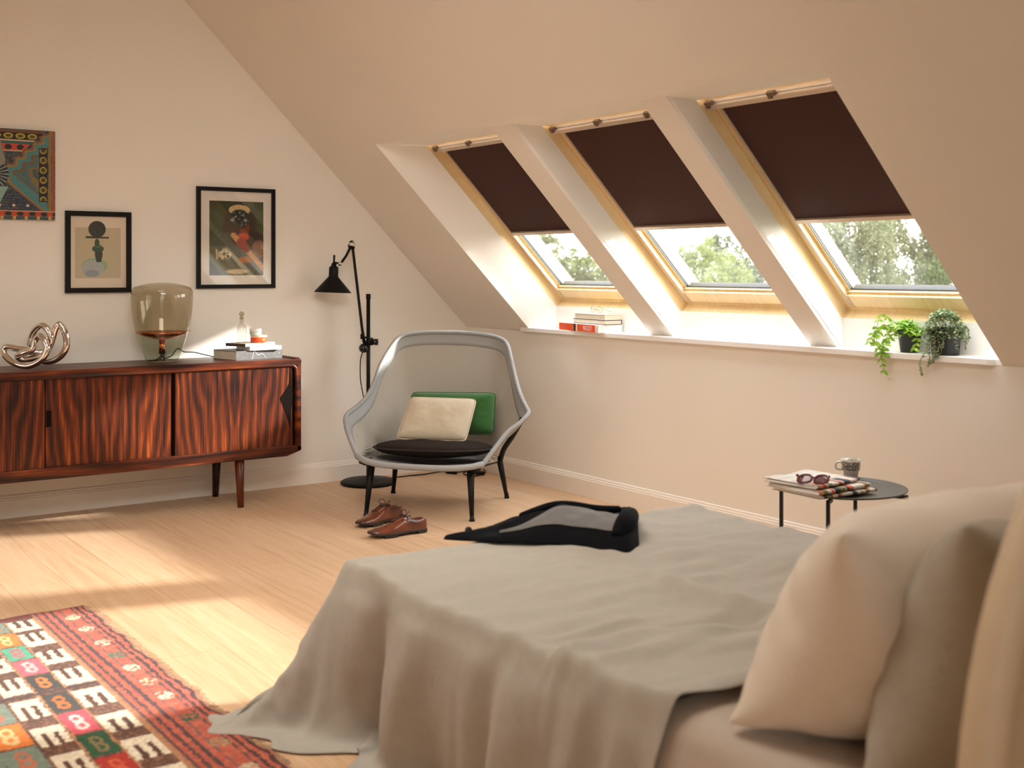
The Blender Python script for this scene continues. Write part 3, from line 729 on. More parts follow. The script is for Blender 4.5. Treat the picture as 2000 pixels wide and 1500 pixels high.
# cushions in the chair: superellipse shells with piping
def cushion(name, w, h, t, M, mat, pmat, label, cat='cushion', n=30, corner=5.0, sag=0.0, pr=.0045, taper=0.0, seed=0, loc=None, noise_amp=.004):
    def shape(u, v):
        x = u; y = v
        # square to rounded square
        r = (abs(u)**corner+abs(v)**corner)**(1/corner) if (u or v) else 0
        m_ = max(abs(u), abs(v)); k = (m_/r) if r > 0 else 1
        x, y = u*k, v*k
        return x, y
    G0 = []; G1 = []
    for i in range(n+1):
        r0 = []; r1 = []
        for j in range(n+1):
            u = -1+2*i/n; v = -1+2*j/n; x, y = shape(u, v)
            e = max(abs(u), abs(v)); th = t/2*max(0, 1-e**3.2)**.55
            wx = w/2*(1+taper*y)
            nz = noise.noise(Vector((x*2.3+seed, y*2.3, seed*3.1)))*noise_amp*(1-e**4)+noise.noise(Vector((x*7+seed, y*5, 9)))*noise_amp*.5*(1-e**6)
            zb = sag*(x*x)
            r0.append((x*wx, y*h/2, th+nz+zb)); r1.append((x*wx, y*h/2, -th+nz+zb))
        G0.append(r0); G1.append(r1)
    a = grid('a', G0, True); b_ = grid('b', G1, True, flip=True); me = merge(name, a, b_)
    bm = bmesh.new(); bm.from_mesh(me); bmesh.ops.remove_doubles(bm, verts=bm.verts, dist=.0004); bmesh.ops.recalc_face_normals(bm, faces=bm.faces); bm.to_mesh(me); bm.free()
    me.polygons.foreach_set('use_smooth', [True]*len(me.polygons))
    root = thing(name, label, cat, loc if loc else tuple(M.translation)); me.transform(M)
    obj('cover', me, mat, root)
    if pmat:
        pts = []
        for k in range(160):
            s_ = k/160*4; side = int(s_); f_ = s_-side; u, v = ((-1+2*f_, -1), (1, -1+2*f_), (1-2*f_, 1), (-1, 1-2*f_))[side]
            x, y = shape(u, v); pts.append(M @ Vector((x*w/2*(1+taper*y), y*h/2, sag*x*x)))
        obj('piping', tube('p', [tuple(p) for p in pts], pr, 8, closed=True), pmat, root)
    return root
Marm = Matrix.Translation(Vector(AC)) @ Matrix.Rotation(math.atan2(.723, -.691), 4, 'Z')
def AM(p, ax, ay): return Marm @ frame(LC(p), LC(ax), LC(ay))
M_brown = fabric('seat_brown', (.012, .007, .005), (.024, .014, .010), 300, .2, .9, 0, .0, .12)
M_green = fabric('cushion_green', (.010, .068, .005), (.022, .115, .009), 300, .2, .85, 0, .3)
M_greenp = plain('piping_green', (.015, .09, .01), .8)
M_beige = fabric('cushion_beige', (.50, .42, .30), (.62, .53, .39), 300, .25, .9, 0, .2)
M_beigep = plain('piping_beige', (.56, .47, .34), .85)
cushion('seat_cushion', .62, .58, .085, AM((.01, .045, .318), (1, 0, 0), (0, 1, .10)), M_brown, plain('piping_brown', (.012, .007, .006), .85), 'thin dark brown round-cornered seat cushion on the grey mesh chair', n=34, corner=2.6, sag=-.004)
cushion('lumbar_cushion', .470, .225, .10, AM((.055, -.165, .480), (1, 0, .012), (0, -.34, 1)), M_green, M_greenp, 'green rectangular cushion leaning on the chair back behind the beige one', n=34, corner=16, seed=3)
Mb_ = AM((.004, -.036, .462), (1, .0, -.012), (0, -.50, .9)); sh_ = Marm.to_3x3() @ Vector((-.155, 0, 0))
for i_ in range(3): Mb_[i_][1] += sh_[i_]
cushion('lumbar_cushion', .372, .240, .085, Mb_, M_beige, M_beigep, 'beige piped cushion leaning on the green cushion in the chair', n=34, corner=14, taper=-.02, seed=6, noise_amp=.004)

# ------------------------------------------------------------------ floor lamp
LX, LY = -.815, -.20
fl_ = thing('floor_lamp', 'black articulated floor lamp with cone shade behind the grey mesh chair', 'floor lamp', (LX, LY, 0))
M_lampb = plain('lamp_black', (.005, .005, .005), .5, var=.02, spec=.18)
M_chrome = plain('lamp_chrome', (.65, .63, .60), .12, 1.0, var=.01)
obj('base', lathe('b', [(0, 0), (.158, 0), (.163, .004), (.163, .014), (.150, .022), (.06, .028), (.035, .034), (0.0, .034)], (LX, LY, 0), 64), M_lampb, fl_)
pl_ = obj('pole', lathe('p', [(.0115, .03), (.0115, 1.095)], (LX, LY, 0), 24), M_lampb, fl_)
obj('pole_cap', lathe('p', [(.0105, 1.088), (.0145, 1.092), (.0135, 1.112), (.0145, 1.118), (.0135, 1.121)], (LX, LY, 0), 24), M_lampb, pl_)
def ball(c, r, n=20): return lathe('b', [(r*math.sin(PI*k/12)+1e-5, -r*math.cos(PI*k/12)) for k in range(13)], c, n)
def onD(px, py, dep):
    r = cF+cR*(px-1000)/2290.69+np.array([0, 0, 1.])*(528.06-py)/2290.69; return CAMP+r*dep
dl = float((np.array([LX, LY, 0])-CAMP)@cF)
J = lambda px, py, o=0.0: onD(px, py, dl+o)
cl_ = obj('clamp', merge('c', lathe('a', [(.019, -.022), (.021, -.018), (.021, .018), (.019, .022)], tuple(J(722, 667)), 20), tube('t', [J(709, 669), J(732, 668)], .011, 12), tube('t', [J(728, 668, -.01), J(738, 668, -.01)], [.017, .019], 14), tube('t', [J(712, 659), J(722, 660)], .006, 10)), M_lampb, fl_)
obj('pivot_ball', merge('pb', ball(tuple(J(710, 680, -.02)), .028), ball(tuple(J(733, 668, -.012)), .019)), plain('lamp_gloss', (.012, .011, .011), .15), cl_)
obj('long_arm', merge('la', tube('t', [J(711, 668, -.02), J(707, 640, -.02), J(690.5, 497, -.03), J(688, 480, -.03)], [.010, .0085, .0078, .0078], 12), tube('t', [J(708, 662, -.02), J(707, 652, -.02)], [.013, .010], 12)), M_lampb, fl_)
jt = obj('elbow_joint', merge('ej', ball(tuple(J(687, 475, -.03)), .0165), tube('t', [J(684, 487, -.03), J(682, 478, -.04)], .009, 10), tube('t', [J(690, 486, -.03), J(690, 477, -.02)], .009, 10)), M_lampb, fl_)
obj('joint_band', tube('jb', [J(682, 477.5, -.034), J(692, 476.5, -.034)], .0155, 16), M_chrome, jt)
obj('short_arm', merge('sa', tube('t', [J(684, 484, -.04), J(676, 500, -.05), J(667.5, 512, -.06)], .0078, 12), ball(tuple(J(664.5, 515.5, -.06)), .0115), tube('t', [J(664, 514, -.06), J(655, 513.5, -.06)], .006, 10)), M_lampb, fl_)
obj('joint_band', tube('jb', [J(661, 515.5, -.062), J(668, 514.5, -.062)], .0108, 14), M_chrome, fl_)
shc = J(652.2, 515, -.06); k_ = (dl-.06)/2290.69
prof = [(.0035, 17*k_), (.0065, 17*k_), (.0055, 8*k_), (.0052, 5*k_), (.0075, 4*k_), (.0082, 1*k_), (.0145, 0), (.0165, -5*k_), (.0255, -6*k_), (.0275, -9*k_), (.0275, -24*k_), (.030, -26*k_), (35.5*k_, -55*k_), (36.5*k_, -56.5*k_), (35.0*k_, -56.2*k_), (.028, -27*k_), (.024, -20*k_), (.0, -18*k_)]
M_sh_tilt = Matrix.Translation(Vector(shc)) @ Matrix.Rotation(math.radians(2.2), 4, Vector((math.sin(.6137), math.cos(.6137), 0))) @ Matrix.Rotation(math.radians(-1.0), 4, Vector(cR)) @ Matrix.Translation(-Vector(shc))
shm = lathe('s', prof, tuple(shc), 48, closed_ends=False); shm.transform(M_sh_tilt)
obj('lamp_shade', shm, M_lampb, fl_)
crd = catmull([J(708, 688, -.02), J(704, 705, -.02), J(704, 740, -.015), J(708, 765, -.01), J(712, 790, .0), J(715, 830, .02), J(712, 880, 0.0)], 8)
obj('cord', tube('c', crd, .0032, 8), M_lampb, fl_)
# power lead along the skirting with a plug bar
fp = [onz(745, 936, .010), onz(790, 930, .006), onz(830, 926, .006), onz(862, 921, .006), onz(880, 923, .008), onz(905, 921, .012), onz(918, 917, .03), onz(905, 925, .006), onz(925, 930, .006), onz(948, 923, .006), onz(938, 912, .010)]
pc = thing('power_cord', 'black power lead with plugs lying on the floor behind the mesh chair', 'cable', tuple(onz(890, 922, 0)))
obj('cable', tube('c', catmull(fp, 8), .0038, 8), M_lampb, pc)
obj('plug', tube('t', [onz(872, 921, .014), onz(892, 922, .014)], [.013, .015], 10), M_lampb, pc)
obj('plug', tube('t', [onz(928, 922, .014), onz(944, 925, .014)], [.013, .012], 10), M_lampb, pc)

# ------------------------------------------------------------------ shoes
M_leather, nt, b, out = new_mat('shoe_leather')
lv = coords(nt); 
nt.links.new(ramp(nt, [(.30, (.050, .012, .005)), (.62, (.16, .038, .012))], noise_tex(nt, lv, 14, 3)), b.inputs['Base Color']); setin(b, Roughness=.30); b.inputs['Coat Weight'].default_value = .3; bump(nt, b, noise_tex(nt, lv, 220, 2), .08, .002)
M_sole = plain('shoe_sole', (.018, .012, .010), .5)
M_lace = plain('shoe_lace', (.035, .014, .010), .7)
M_in = plain('shoe_inside', (.05, .022, .012), .8)
def shoe(loc, rz, label, mirror=1):
    t = thing('shoe', label, 'shoe', loc, rz, 'pair of brown lace-up shoes'); L = .30
    # stations along the shoe, x from heel (0) to toe (L): half width, outline shift, top height
    st = [(0.0, .004, 0, .052), (.006, .022, 0, .066), (.022, .032, 0, .071), (.05, .0355, 0, .069), (.08, .036, 0, .070), (.11, .036, .001, .080), (.135, .038, .002, .083), (.16, .042, .003, .072), (.19, .0465, .004, .058), (.22, .047, .004, .047), (.25, .0435, .003, .043), (.275, .0385, .001, .040), (.292, .030, -.001, .037), (.300, .016, -.002, .031)]
    def sta(x): 
        X = [s[0] for s in st]; return [np.interp(x, X, [s[k] for s in st]) for k in (1, 2, 3)]
    xs = np.concatenate([np.linspace(0, .02, 5), np.linspace(.03, .27, 22), np.linspace(.278, .300, 7)])
    G = []
    for x in xs:
        hw, cy, ht = sta(x); row = []; opening = np.clip(1-abs((x-.055)/.062)**4, 0, 1) if x < .117 else 0
        for k in range(15):
            a = PI*k/14; c = math.cos(a); s_ = math.sin(a)
            y = hw*np.sign(c)*abs(c)**.75; z = .018+(ht-.018)*s_**.62
            if opening > 0.02: # open collar: sides rise, middle missing
                y = hw*np.sign(c)*max(abs(c)**.75, .80-.25*abs(c)); z = .018+(ht-.018)*min(1, s_*1.25)**.6
                if k in (5, 6, 7, 8, 9):
                    sgn = -1 if k > 7 else 1; dpt = (2-abs(k-7))
                    y = hw*sgn*(.66-.12*dpt) if k != 7 else 0; z = ht-.010-.018*(dpt)*opening
            row.append((x, (y+cy)*mirror, z))
        G.append(row)
    me = grid('u', G, True, flip=(mirror > 0)); obj('upper', me, M_leather, t, local=True, subsurf=1)
    # inside of the collar
    # sole with heel
    O = []
    n = 40
    for k in range(n):
        a = 2*PI*k/n; xx = .150+.153*math.cos(a); hw, cy, ht = sta(min(.2995, max(.0005, xx))); O.append((xx, ((math.copysign(hw+.004, math.sin(a)) if abs(math.sin(a)) > .12 else (hw)*math.sin(a)/.12)+cy)*mirror))
    v = []; f = []
    for z in (.0105, .020):
        for p in O: v.append((p[0], p[1], z+(.010*max(0, (p[0]-.22)/.08)**2)))
    f = [tuple(reversed(range(n))), tuple(range(n, 2*n))]+[(i, (i+1) % n, (i+1) % n+n, i+n) for i in range(n)]
    obj('sole', fixn(mesh('s', v, f)), M_sole, t, local=True, bevel=.002)
    hv = [p for p in O if p[0] < .078]; hv = sorted(hv, key=lambda p: math.atan2(p[1]*mirror, p[0]-.04)); m = len(hv)
    v = [(p[0], p[1], z) for z in (0.0, .0115) for p in hv]; f = [tuple(reversed(range(m))), tuple(range(m, 2*m))]+[(i, (i+1) % m, (i+1) % m+m, i+m) for i in range(m)]
    obj('heel', fixn(mesh('h', v, f)), M_sole, t, local=True)
    # forefoot contact
    fv = [(p[0], p[1]) for p in O if .15 < p[0] < .25]; fv = sorted(fv, key=lambda p: math.atan2(p[1]*mirror, p[0]-.20)); m = len(fv)
    v = [(p[0], p[1], z) for z in (0.0, .011) for p in fv]; f = [tuple(reversed(range(m))), tuple(range(m, 2*m))]+[(i, (i+1) % m, (i+1) % m+m, i+m) for i in range(m)]
    obj('tread', fixn(mesh('h', v, f)), M_sole, t, local=True)
    # facing flaps, laces, tongue
    for sg in (-1, 1):
        rows = []
        for x in np.linspace(.104, .178, 8):
            hw, cy, ht = sta(x); rows.append([(x+q*.002, (sg*(.006+.020*q/3)+cy)*mirror, .018+(ht-.018)*max(0, 1-((.006+.020*q/3)/hw)**2.6)**.45+.0030) for q in range(4)])
        obj('facing', grid('f', rows, True, flip=sg > 0), M_leather, t, local=True, solid=.0022)
    tg = []
    for x in np.linspace(.095, .175, 8):
        hw, cy, ht = sta(x); tg.append([(x-.008*(x < .1), (y+cy)*mirror, ht+.001+(.010 if x < .105 else 0)-abs(y)*.25) for y in (-.016, -.008, 0, .008, .016)])
    obj('tongue', grid('t', tg, True), M_leather, t, local=True, solid=.002)
    lc = []
    for i in range(5):
        x = .112+i*.014; hw, cy, ht = sta(x); z = ht+.006
        lc.append(tube('l', [(x, (-.015+cy)*mirror, z-.003), (x+.003, cy*mirror, z+.002), (x, (.015+cy)*mirror, z-.003)], .0017, 6))
    x = .108; hw, cy, ht = sta(x)
    for sg in (-1, 1):
        lc.append(tube('l', catmull([(x, cy*mirror, ht+.008), (x-.006, sg*.020, ht+.030), (x+.012, sg*.036, ht+.024), (x+.014, sg*.018, ht+.010), (x+.002, cy*mirror, ht+.009)], 6), .0017, 6))
        lc.append(tube('l', catmull([(x, cy*mirror, ht+.008), (x+.014, sg*.016, ht+.012), (x+.034, sg*.034, ht-.012)], 6), .0015, 6))
    obj('laces', merge('l', *lc), M_lace, t, local=True)
    # dark shoe opening
    ov = [(.055+.050*math.cos(a), .020*math.sin(a), .050) for a in np.linspace(0, 2*PI, 24, endpoint=False)]
    obj('insole', mesh('i', ov, [tuple(range(24))]), M_in, t, local=True)
    return t
def zrot(p, q): return math.atan2(q[1]-p[1], q[0]-p[0])
h_, t_ = onz(832, 1037, 0), onz(734, 1050, 0)
shoe((h_[0], h_[1], 0), zrot(h_, t_), 'brown leather lace-up shoe nearer the bed, in front of its twin')
h_, t_ = onz(790, 1010, 0), onz(700, 1032, 0)
h_ = t_+(h_-t_)/np.linalg.norm(h_-t_)*.30
shoe((h_[0], h_[1], 0), zrot(h_, t_), 'brown leather lace-up shoe farther from the bed, partly behind its twin', -1)
# ------------------------------------------------------------------ sideboard
def rosewood(name, xc, scale=1.0, dark=1.0, horiz=False):
    m, nt, b, out = new_mat(name)
    tc = N(nt, 'ShaderNodeTexCoord'); sp = N(nt, 'ShaderNodeSeparateXYZ'); nt.links.new(tc.outputs['Object'], sp.inputs[0])
    sb = N(nt, 'ShaderNodeMath', operation='SUBTRACT'); sb.inputs[1].default_value = xc; nt.links.new(sp.outputs['X'], sb.inputs[0])
    ab = N(nt, 'ShaderNodeMath', operation='ABSOLUTE'); nt.links.new(sb.outputs[0], ab.inputs[0])
    cb = N(nt, 'ShaderNodeCombineXYZ'); nt.links.new(sp.outputs['Z'] if horiz else ab.outputs[0], cb.inputs[0]); nt.links.new(sp.outputs['Y'], cb.inputs[1]); nt.links.new(sp.outputs['X'] if horiz else sp.outputs['Z'], cb.inputs[2])
    mp = N(nt, 'ShaderNodeMapping'); mp.inputs['Scale'].default_value = (1, 1, .42); nt.links.new(cb.outputs[0], mp.inputs[0])
    w = N(nt, 'ShaderNodeTexWave', bands_direction='X', wave_profile='SIN'); w.inputs['Scale'].default_value = 6.5*scale; w.inputs['Distortion'].default_value = 11; w.inputs['Detail'].default_value = 1.5; w.inputs['Detail Scale'].default_value = .75; w.inputs['Detail Roughness'].default_value = .5
    nt.links.new(mp.outputs[0], w.inputs[0])
    mp2 = N(nt, 'ShaderNodeMapping'); mp2.inputs['Scale'].default_value = (110, 110, 3.0); nt.links.new(cb.outputs[0], mp2.inputs[0])
    n2 = noise_tex(nt, mp2.outputs[0], 1.0, 4, .7, .5)
    mp3 = N(nt, 'ShaderNodeMapping'); mp3.inputs['Scale'].default_value = (6, 6, 1.6); mp3.inputs['Location'].default_value = (xc*3, 0, 0); nt.links.new(cb.outputs[0], mp3.inputs[0])
    n3 = noise_tex(nt, mp3.outputs[0], 1.0, 3, .5, .8)
    a1 = N(nt, 'ShaderNodeMath', operation='MULTIPLY_ADD'); a1.inputs[1].default_value = .17; nt.links.new(w.outputs['Fac'], a1.inputs[0])
    a0 = N(nt, 'ShaderNodeMath', operation='MULTIPLY'); a0.inputs[1].default_value = .69; nt.links.new(n2, a0.inputs[0]); nt.links.new(a0.outputs[0], a1.inputs[2])
    a2 = N(nt, 'ShaderNodeMath', operation='MULTIPLY_ADD'); a2.inputs[1].default_value = .42; nt.links.new(n3, a2.inputs[0]); nt.links.new(a1.outputs[0], a2.inputs[2])
    k = dark
    nt.links.new(ramp(nt, [(.46, (.007*k, .0022*k, .0012*k)), (.58, (.040*k, .0075*k, .0026*k)), (.74, (.125*k, .023*k, .005*k)), (.92, (.36*k, .078*k, .011*k))], a2.outputs[0]), b.inputs['Base Color'])
    setin(b, Roughness=.38); b.inputs['Specular IOR Level'].default_value = .3; b.inputs['Coat Weight'].default_value = .06; b.inputs['Coat Roughness'].default_value = .18
    bump(nt, b, a2.outputs[0], .03, .001); return m
SX, SF_, ST, SB = -1.356, -.443, .776, .250
SLx = -3.62
sb_ = thing('sideboard', 'long rosewood sideboard with sliding doors against the back wall', 'sideboard', (-2.5, -.24, 0))
RW_b = rosewood('rosewood_body', -.9, .6, .85, True)
rt = prism('t', [(SLx, ST-.030), (SLx, ST), (SX-.004, ST), (SX, ST-.012), (SX-.003, ST-.034)], SF_-.0, -.03, 'y')
obj('top', rt, RW_b, sb_, bevel=.003)
obj('top_lip', boxes('l', [(SX-.035, SX-.006, SF_+.012, -.035, ST, ST+.007)]), RW_b, sb_, bevel=.003)
obj('end_panel', prism('e', [(SX-.026, .276), (SX-.026, ST-.03), (SX-.001, ST-.03), (SX-.001, .282), (SX-.008, .276)], SF_+.001, -.03, 'y'), RW_b, sb_, bevel=.004)
obj('base_board', prism('b', [(SLx, SB), (SX-.085, SB), (SX-.001, .276), (SX-.001, .300), (SX-.05, .306), (SLx, .306)], SF_+.001, -.03, 'y'), RW_b, sb_, bevel=.003)
obj('back_board', boxes('k', [(SLx+.02, SX-.03, -.05, -.034, .30, ST-.03)]), RW_b, sb_)
# rounded inner frame moulding
fr_ = [(SX-.040, .300)]+[(SX-.040-.030*(1-math.cos(a)), ST-.066+.030*math.sin(a)) for a in np.linspace(0, PI/2, 8)]+[(SLx, ST-.036)]
obj('frame_moulding', tube('m', [(p[0]+.012, SF_+.008, p[1]+.002) for p in fr_], .0095, 10), RW_b, sb_)
dz0, dz1 = .304, .742
def door(x0, x1, y, xc, nm):
    d = obj('door', boxes('d', [(x0, x1, y, y+.018, dz0, dz1)]), rosewood(nm, xc+2.5, 1.0), sb_, bevel=.0015); return d
M_dark = plain('recess_shade', (.006, .003, .002), .9, spec=.1)  # near-black colour stands in for shade in the grips and inside the cabinet
d3 = door(-2.056, -1.404, -.431, -1.735, 'rosewood_door_right')
obj('door_handle', prism('h', [(-1.419, .735), (-1.425, .645), (-1.436, .620), (-1.478, .566), (-1.441, .48), (-1.420, .40), (-1.414, .49), (-1.403, .584), (-1.412, .64)], -.4335, -.428, 'y'), M_dark, d3, label='dark diamond-shaped recessed grip')
d2 = door(-2.690, -2.072, -.419, -2.386, 'rosewood_door_middle')
obj('door_handle', boxes('h', [(-2.688, -2.664, -.4212, -.416, .502, .58)]), M_dark, d2, label='small dark slot grip')
door(-3.30, -2.698, -.431, -3.0, 'rosewood_door_left')
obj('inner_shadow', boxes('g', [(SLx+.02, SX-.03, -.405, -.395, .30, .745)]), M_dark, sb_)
for (x, y, ly) in ((-1.70, -.405, -.425), (-1.70, -.085, -.060), (-3.3, -.405, -.425), (-3.3, -.085, -.06)):
    obj('leg', tube('l', [(x, ly, .0), (x, (ly+y)/2, .13), (x, y, .262)], [.0165, .021, .0265], 20), rosewood('rosewood_leg', 0, .2, .7) if 'rosewood_leg' not in bpy.data.materials else bpy.data.materials['rosewood_leg'], sb_)

# chrome knot
M_mirror = plain('polished_chrome', (.80, .77, .73), .035, 1.0, var=.005)
kn = [(90, 940, .5), (160, 850, .5), (350, 880, .4), (700, 935, 0), (1000, 985, -1.0), (1200, 870, -1.6), (1290, 620, -1.2), (1350, 420, -.8), (1440, 300, -.6), (1560, 440, -.7), (1625, 680, -.9), (1610, 880, -1), (1480, 1080, -1.3), (1250, 1200, -1.6), (1000, 1180, -2.4), (800, 1010, -2.8), (735, 780, -2.4), (800, 520, -1.6), (920, 370, -.8), (1040, 330, -.2), (1170, 440, .2), (1245, 640, .2), (1200, 850, -.3), (1090, 1020, -.5), (850, 1120, -.4), (560, 1150, -.1), (430, 1080, .8), (560, 1010, 1.3), (800, 900, 1.2), (860, 700, 1.1), (970, 590, 1.5), (1090, 700, 2.2), (1150, 880, 2.5), (1080, 1080, 2.6), (900, 1240, 2.4), (640, 1320, 2.1), (350, 1250, 1.6), (140, 1080, .9)]
kd = float((np.array([-2.72, -.27, .8])-CAMP)@cF)
kp = catmull([onD(x/12.5, 610+y/12.5, kd-.022*d) for x, y, d in kn], 7, closed=True)
kz = kp[:, 2].min(); kp[:, 2] += (ST+.0165)-kz if kz < ST+.0165 else 0
kp[:, 2] = np.maximum(kp[:, 2], ST+.0165)
tag(obj('knot_sculpture', tube('k', kp, .0158, 18, closed=True), M_mirror), 'polished chrome looped knot sculpture at the left end of the sideboard', 'sculpture')

# smoked glass table lamp
def smoke(name, tint, gl=.9):
    m, nt, b, out = new_mat(name); nt.nodes.remove(b)
    t = N(nt, 'ShaderNodeBsdfTransparent'); t.inputs['Color'].default_value = (*tint, 1)
    lw = N(nt, 'ShaderNodeLayerWeight'); lw.inputs['Blend'].default_value = .35
    t2 = N(nt, 'ShaderNodeBsdfTransparent'); t2.inputs['Color'].default_value = (tint[0]*.72, tint[1]*.72, tint[2]*.68, 1)
    ms = N(nt, 'ShaderNodeMixShader'); pw = N(nt, 'ShaderNodeMath', operation='POWER'); pw.inputs[1].default_value = 5.0
    nt.links.new(lw.outputs['Facing'], pw.inputs[0]); nt.links.new(pw.outputs[0], ms.inputs[0]); nt.links.new(t.outputs[0], ms.inputs[1]); nt.links.new(t2.outputs[0], ms.inputs[2])
    g = N(nt, 'ShaderNodeBsdfGlossy'); g.inputs['Roughness'].default_value = .03; g.inputs['Color'].default_value = (gl, gl, gl, 1)
    mx = N(nt, 'ShaderNodeMixShader'); nt.links.new(schlick(nt, .05), mx.inputs[0]); nt.links.new(ms.outputs[0], mx.inputs[1]); nt.links.new(g.outputs[0], mx.inputs[2])
    nt.links.new(mx.outputs[0], out.inputs['Surface']); return m
TL = (-2.052, -.215)
tl = thing('table_lamp', 'smoked glass balloon-shaped table lamp with copper bowl on the sideboard', 'table lamp', (TL[0], TL[1], ST))
lt = (TL[0], TL[1], ST)
M_copper = plain('copper', (.62, .20, .075), .22, 1.0, var=.02)
kk = 1/348.
bprof = [(0, .001), (20*kk, .001), (26*kk, .004), (29*kk, .014), (33*kk, 14*kk), (38*kk, 28*kk), (43*kk, 41*kk), (47*kk, 54*kk)]
tprof = [(47*kk, 54*kk), (50.5*kk, 70*kk), (53.5*kk, 90*kk), (55*kk, 110*kk), (55.4*kk, 124*kk), (54*kk, 132*kk), (50*kk, 137*kk), (40*kk, 141*kk), (28*kk, 144*kk), (10*kk, 146*kk), (0, 146.3*kk)]
obj('glass_base', lathe('g', bprof, lt, 56, closed_ends=False), smoke('green_glass', (.84, .88, .80)), tl)
obj('glass_shade', lathe('g', tprof, lt, 56, closed_ends=False), smoke('smoked_glass', (.76, .72, .62)), tl)
bw = obj('copper_bowl', lathe('c', [(0, 40*kk), (7*kk, 40.5*kk), (20*kk, 43*kk), (34*kk, 47.5*kk), (45.6*kk, 53*kk), (46*kk, 56*kk), (45*kk, 56*kk), (30*kk, 51*kk), (0, 49*kk)], lt, 56), M_copper, tl)
obj('stem', lathe('c', [(5.8*kk, 15*kk), (5.8*kk, 41*kk)], lt, 28), M_copper, bw)
obj('rim_tab', boxes('r', [(TL[0]+.128, TL[0]+.152, TL[1]-.004, TL[1]+.004, ST+.158, ST+.162)]), M_copper, bw)
lcord = catmull([(TL[0], TL[1], ST+.05), (TL[0]+.005, TL[1]-.01, ST+.02), (TL[0]+.05, TL[1], ST+.03), (TL[0]+.095, TL[1]+.03, ST+.065), (TL[0]+.135, TL[1]+.05, ST+.045), (TL[0]+.20, TL[1]+.07, ST+.038), (TL[0]+.27, TL[1]+.09, ST+.020), (TL[0]+.34, TL[1]+.10, ST+.006), (TL[0]+.46, TL[1]+.11, ST+.004)], 8)
obj('lamp_cord', merge('c', tube('t', lcord, .0028, 8), tube('t', catmull([(TL[0]-.002, TL[1], ST+.05), (TL[0]-.02, TL[1]-.02, ST+.025), (TL[0]-.05, TL[1]-.03, ST+.012), (TL[0]-.07, TL[1], ST+.010), (TL[0]-.03, TL[1]-.04, ST+.014), (TL[0], TL[1]-.01, ST+.04)], 6), .0028, 8), tube('t', [(TL[0]+.004, TL[1]-.02, ST+.004), (TL[0]+.006, TL[1]-.012, ST+.07)], .0028, 8)), M_lampb, tl)

# books on the sideboard
M_paper = plain('book_paper', (.66, .58, .46), .8, vs=60, var=.08)
M_paperw = plain('paper_white', (.84, .80, .76), .7, var=.02)
def book(name, label, c, u, w, d, z0, h, cover, group=None, pages=None, round_spine=False, spine='front', kind='book', ct=.0025):
    """closed book lying flat; c = front left corner, u = direction of its front edge"""
    u = np.array([u[0], u[1], 0.]); u /= np.linalg.norm(u); v = np.array([-u[1], u[0], 0.])
    t = thing(name, label, kind, (c[0]+u[0]*w/2+v[0]*d/2, c[1]+u[1]*w/2+v[1]*d/2, z0), 0, group)
    M = Matrix(((u[0], v[0], 0, c[0]), (u[1], v[1], 0, c[1]), (0, 0, 1, z0), (0, 0, 0, 1)))
    p = .003
    if spine == 'front': pg = (p, w-p, ct, d-p, ct, h-ct); cv = [(0, w, 0, d, 0, ct), (0, w, 0, d, h-ct, h), (0, w, 0, ct, ct, h-ct)]
    else: pg = (p, w-p, p, d-ct, ct, h-ct); cv = [(0, w, 0, d, 0, ct), (0, w, 0, d, h-ct, h), (0, w, d-ct, d, ct, h-ct)]
    obj('pages', boxes('p', [pg], M), pages or M_paper, t); co = obj('cover', fixn(boxes('c', cv, M)), cover, t, bevel=.0006)
    return t, M, co
uA = (.985, .17)
M_bgrey = plain('cover_grey', (.11, .105, .10), .5, vs=40, var=.25)
bk1, MB1, co1 = book('book', 'thick grey art book, lowest in the stack on the sideboard', (-1.705, -.372), uA, .292, .235, ST, .050, M_bgrey, 'books stacked on the sideboard')
def ribbon(pts, M, r, mat, parent, nm): return obj(nm, tube('r', [tuple(M @ Vector(p)) for p in catmull(pts, 4)], r, 6), mat, parent)
ribbon([(.095, -.0006, .002), (.104, -.0006, .022), (.110, -.0006, .046), (.118, -.0006, .044), (.128, -.0006, .030), (.142, -.0006, .025), (.158, -.0006, .030), (.172, -.0006, .024), (.180, -.0006, .010), (.184, -.0006, .002)], MB1, .0016, M_paperw, co1, 'printed_line')
ribbon([(.262, -.0006, .028), (.266, -.0006, .028)], MB1, .0015, M_paperw, co1, 'printed_mark'); ribbon([(.270, -.0006, .028), (.274, -.0006, .028)], MB1, .0015, M_paperw, co1, 'printed_mark')
book('book', 'thin white book between the grey art book and the top notebook', (-1.625, -.372), (.99, .08), .19, .17, ST+.0505, .021, M_paperw, 'books stacked on the sideboard', M_paperw)
nb_, MN, _ = book('book', 'notebook with dark spine, uppermost of the books on the sideboard', (-1.652, -.372), (.93, .36), .22, .15, ST+.072, .0165, plain('cover_tan', (.62, .52, .40), .6), 'books stacked on the sideboard', M_paperw)
obj('spine_band', boxes('s', [(-.002, .0, -.001, .150, -.0, .0166)], MN), plain('spine_dark', (.06, .045, .035), .6, vs=90, var=.5), nb_)
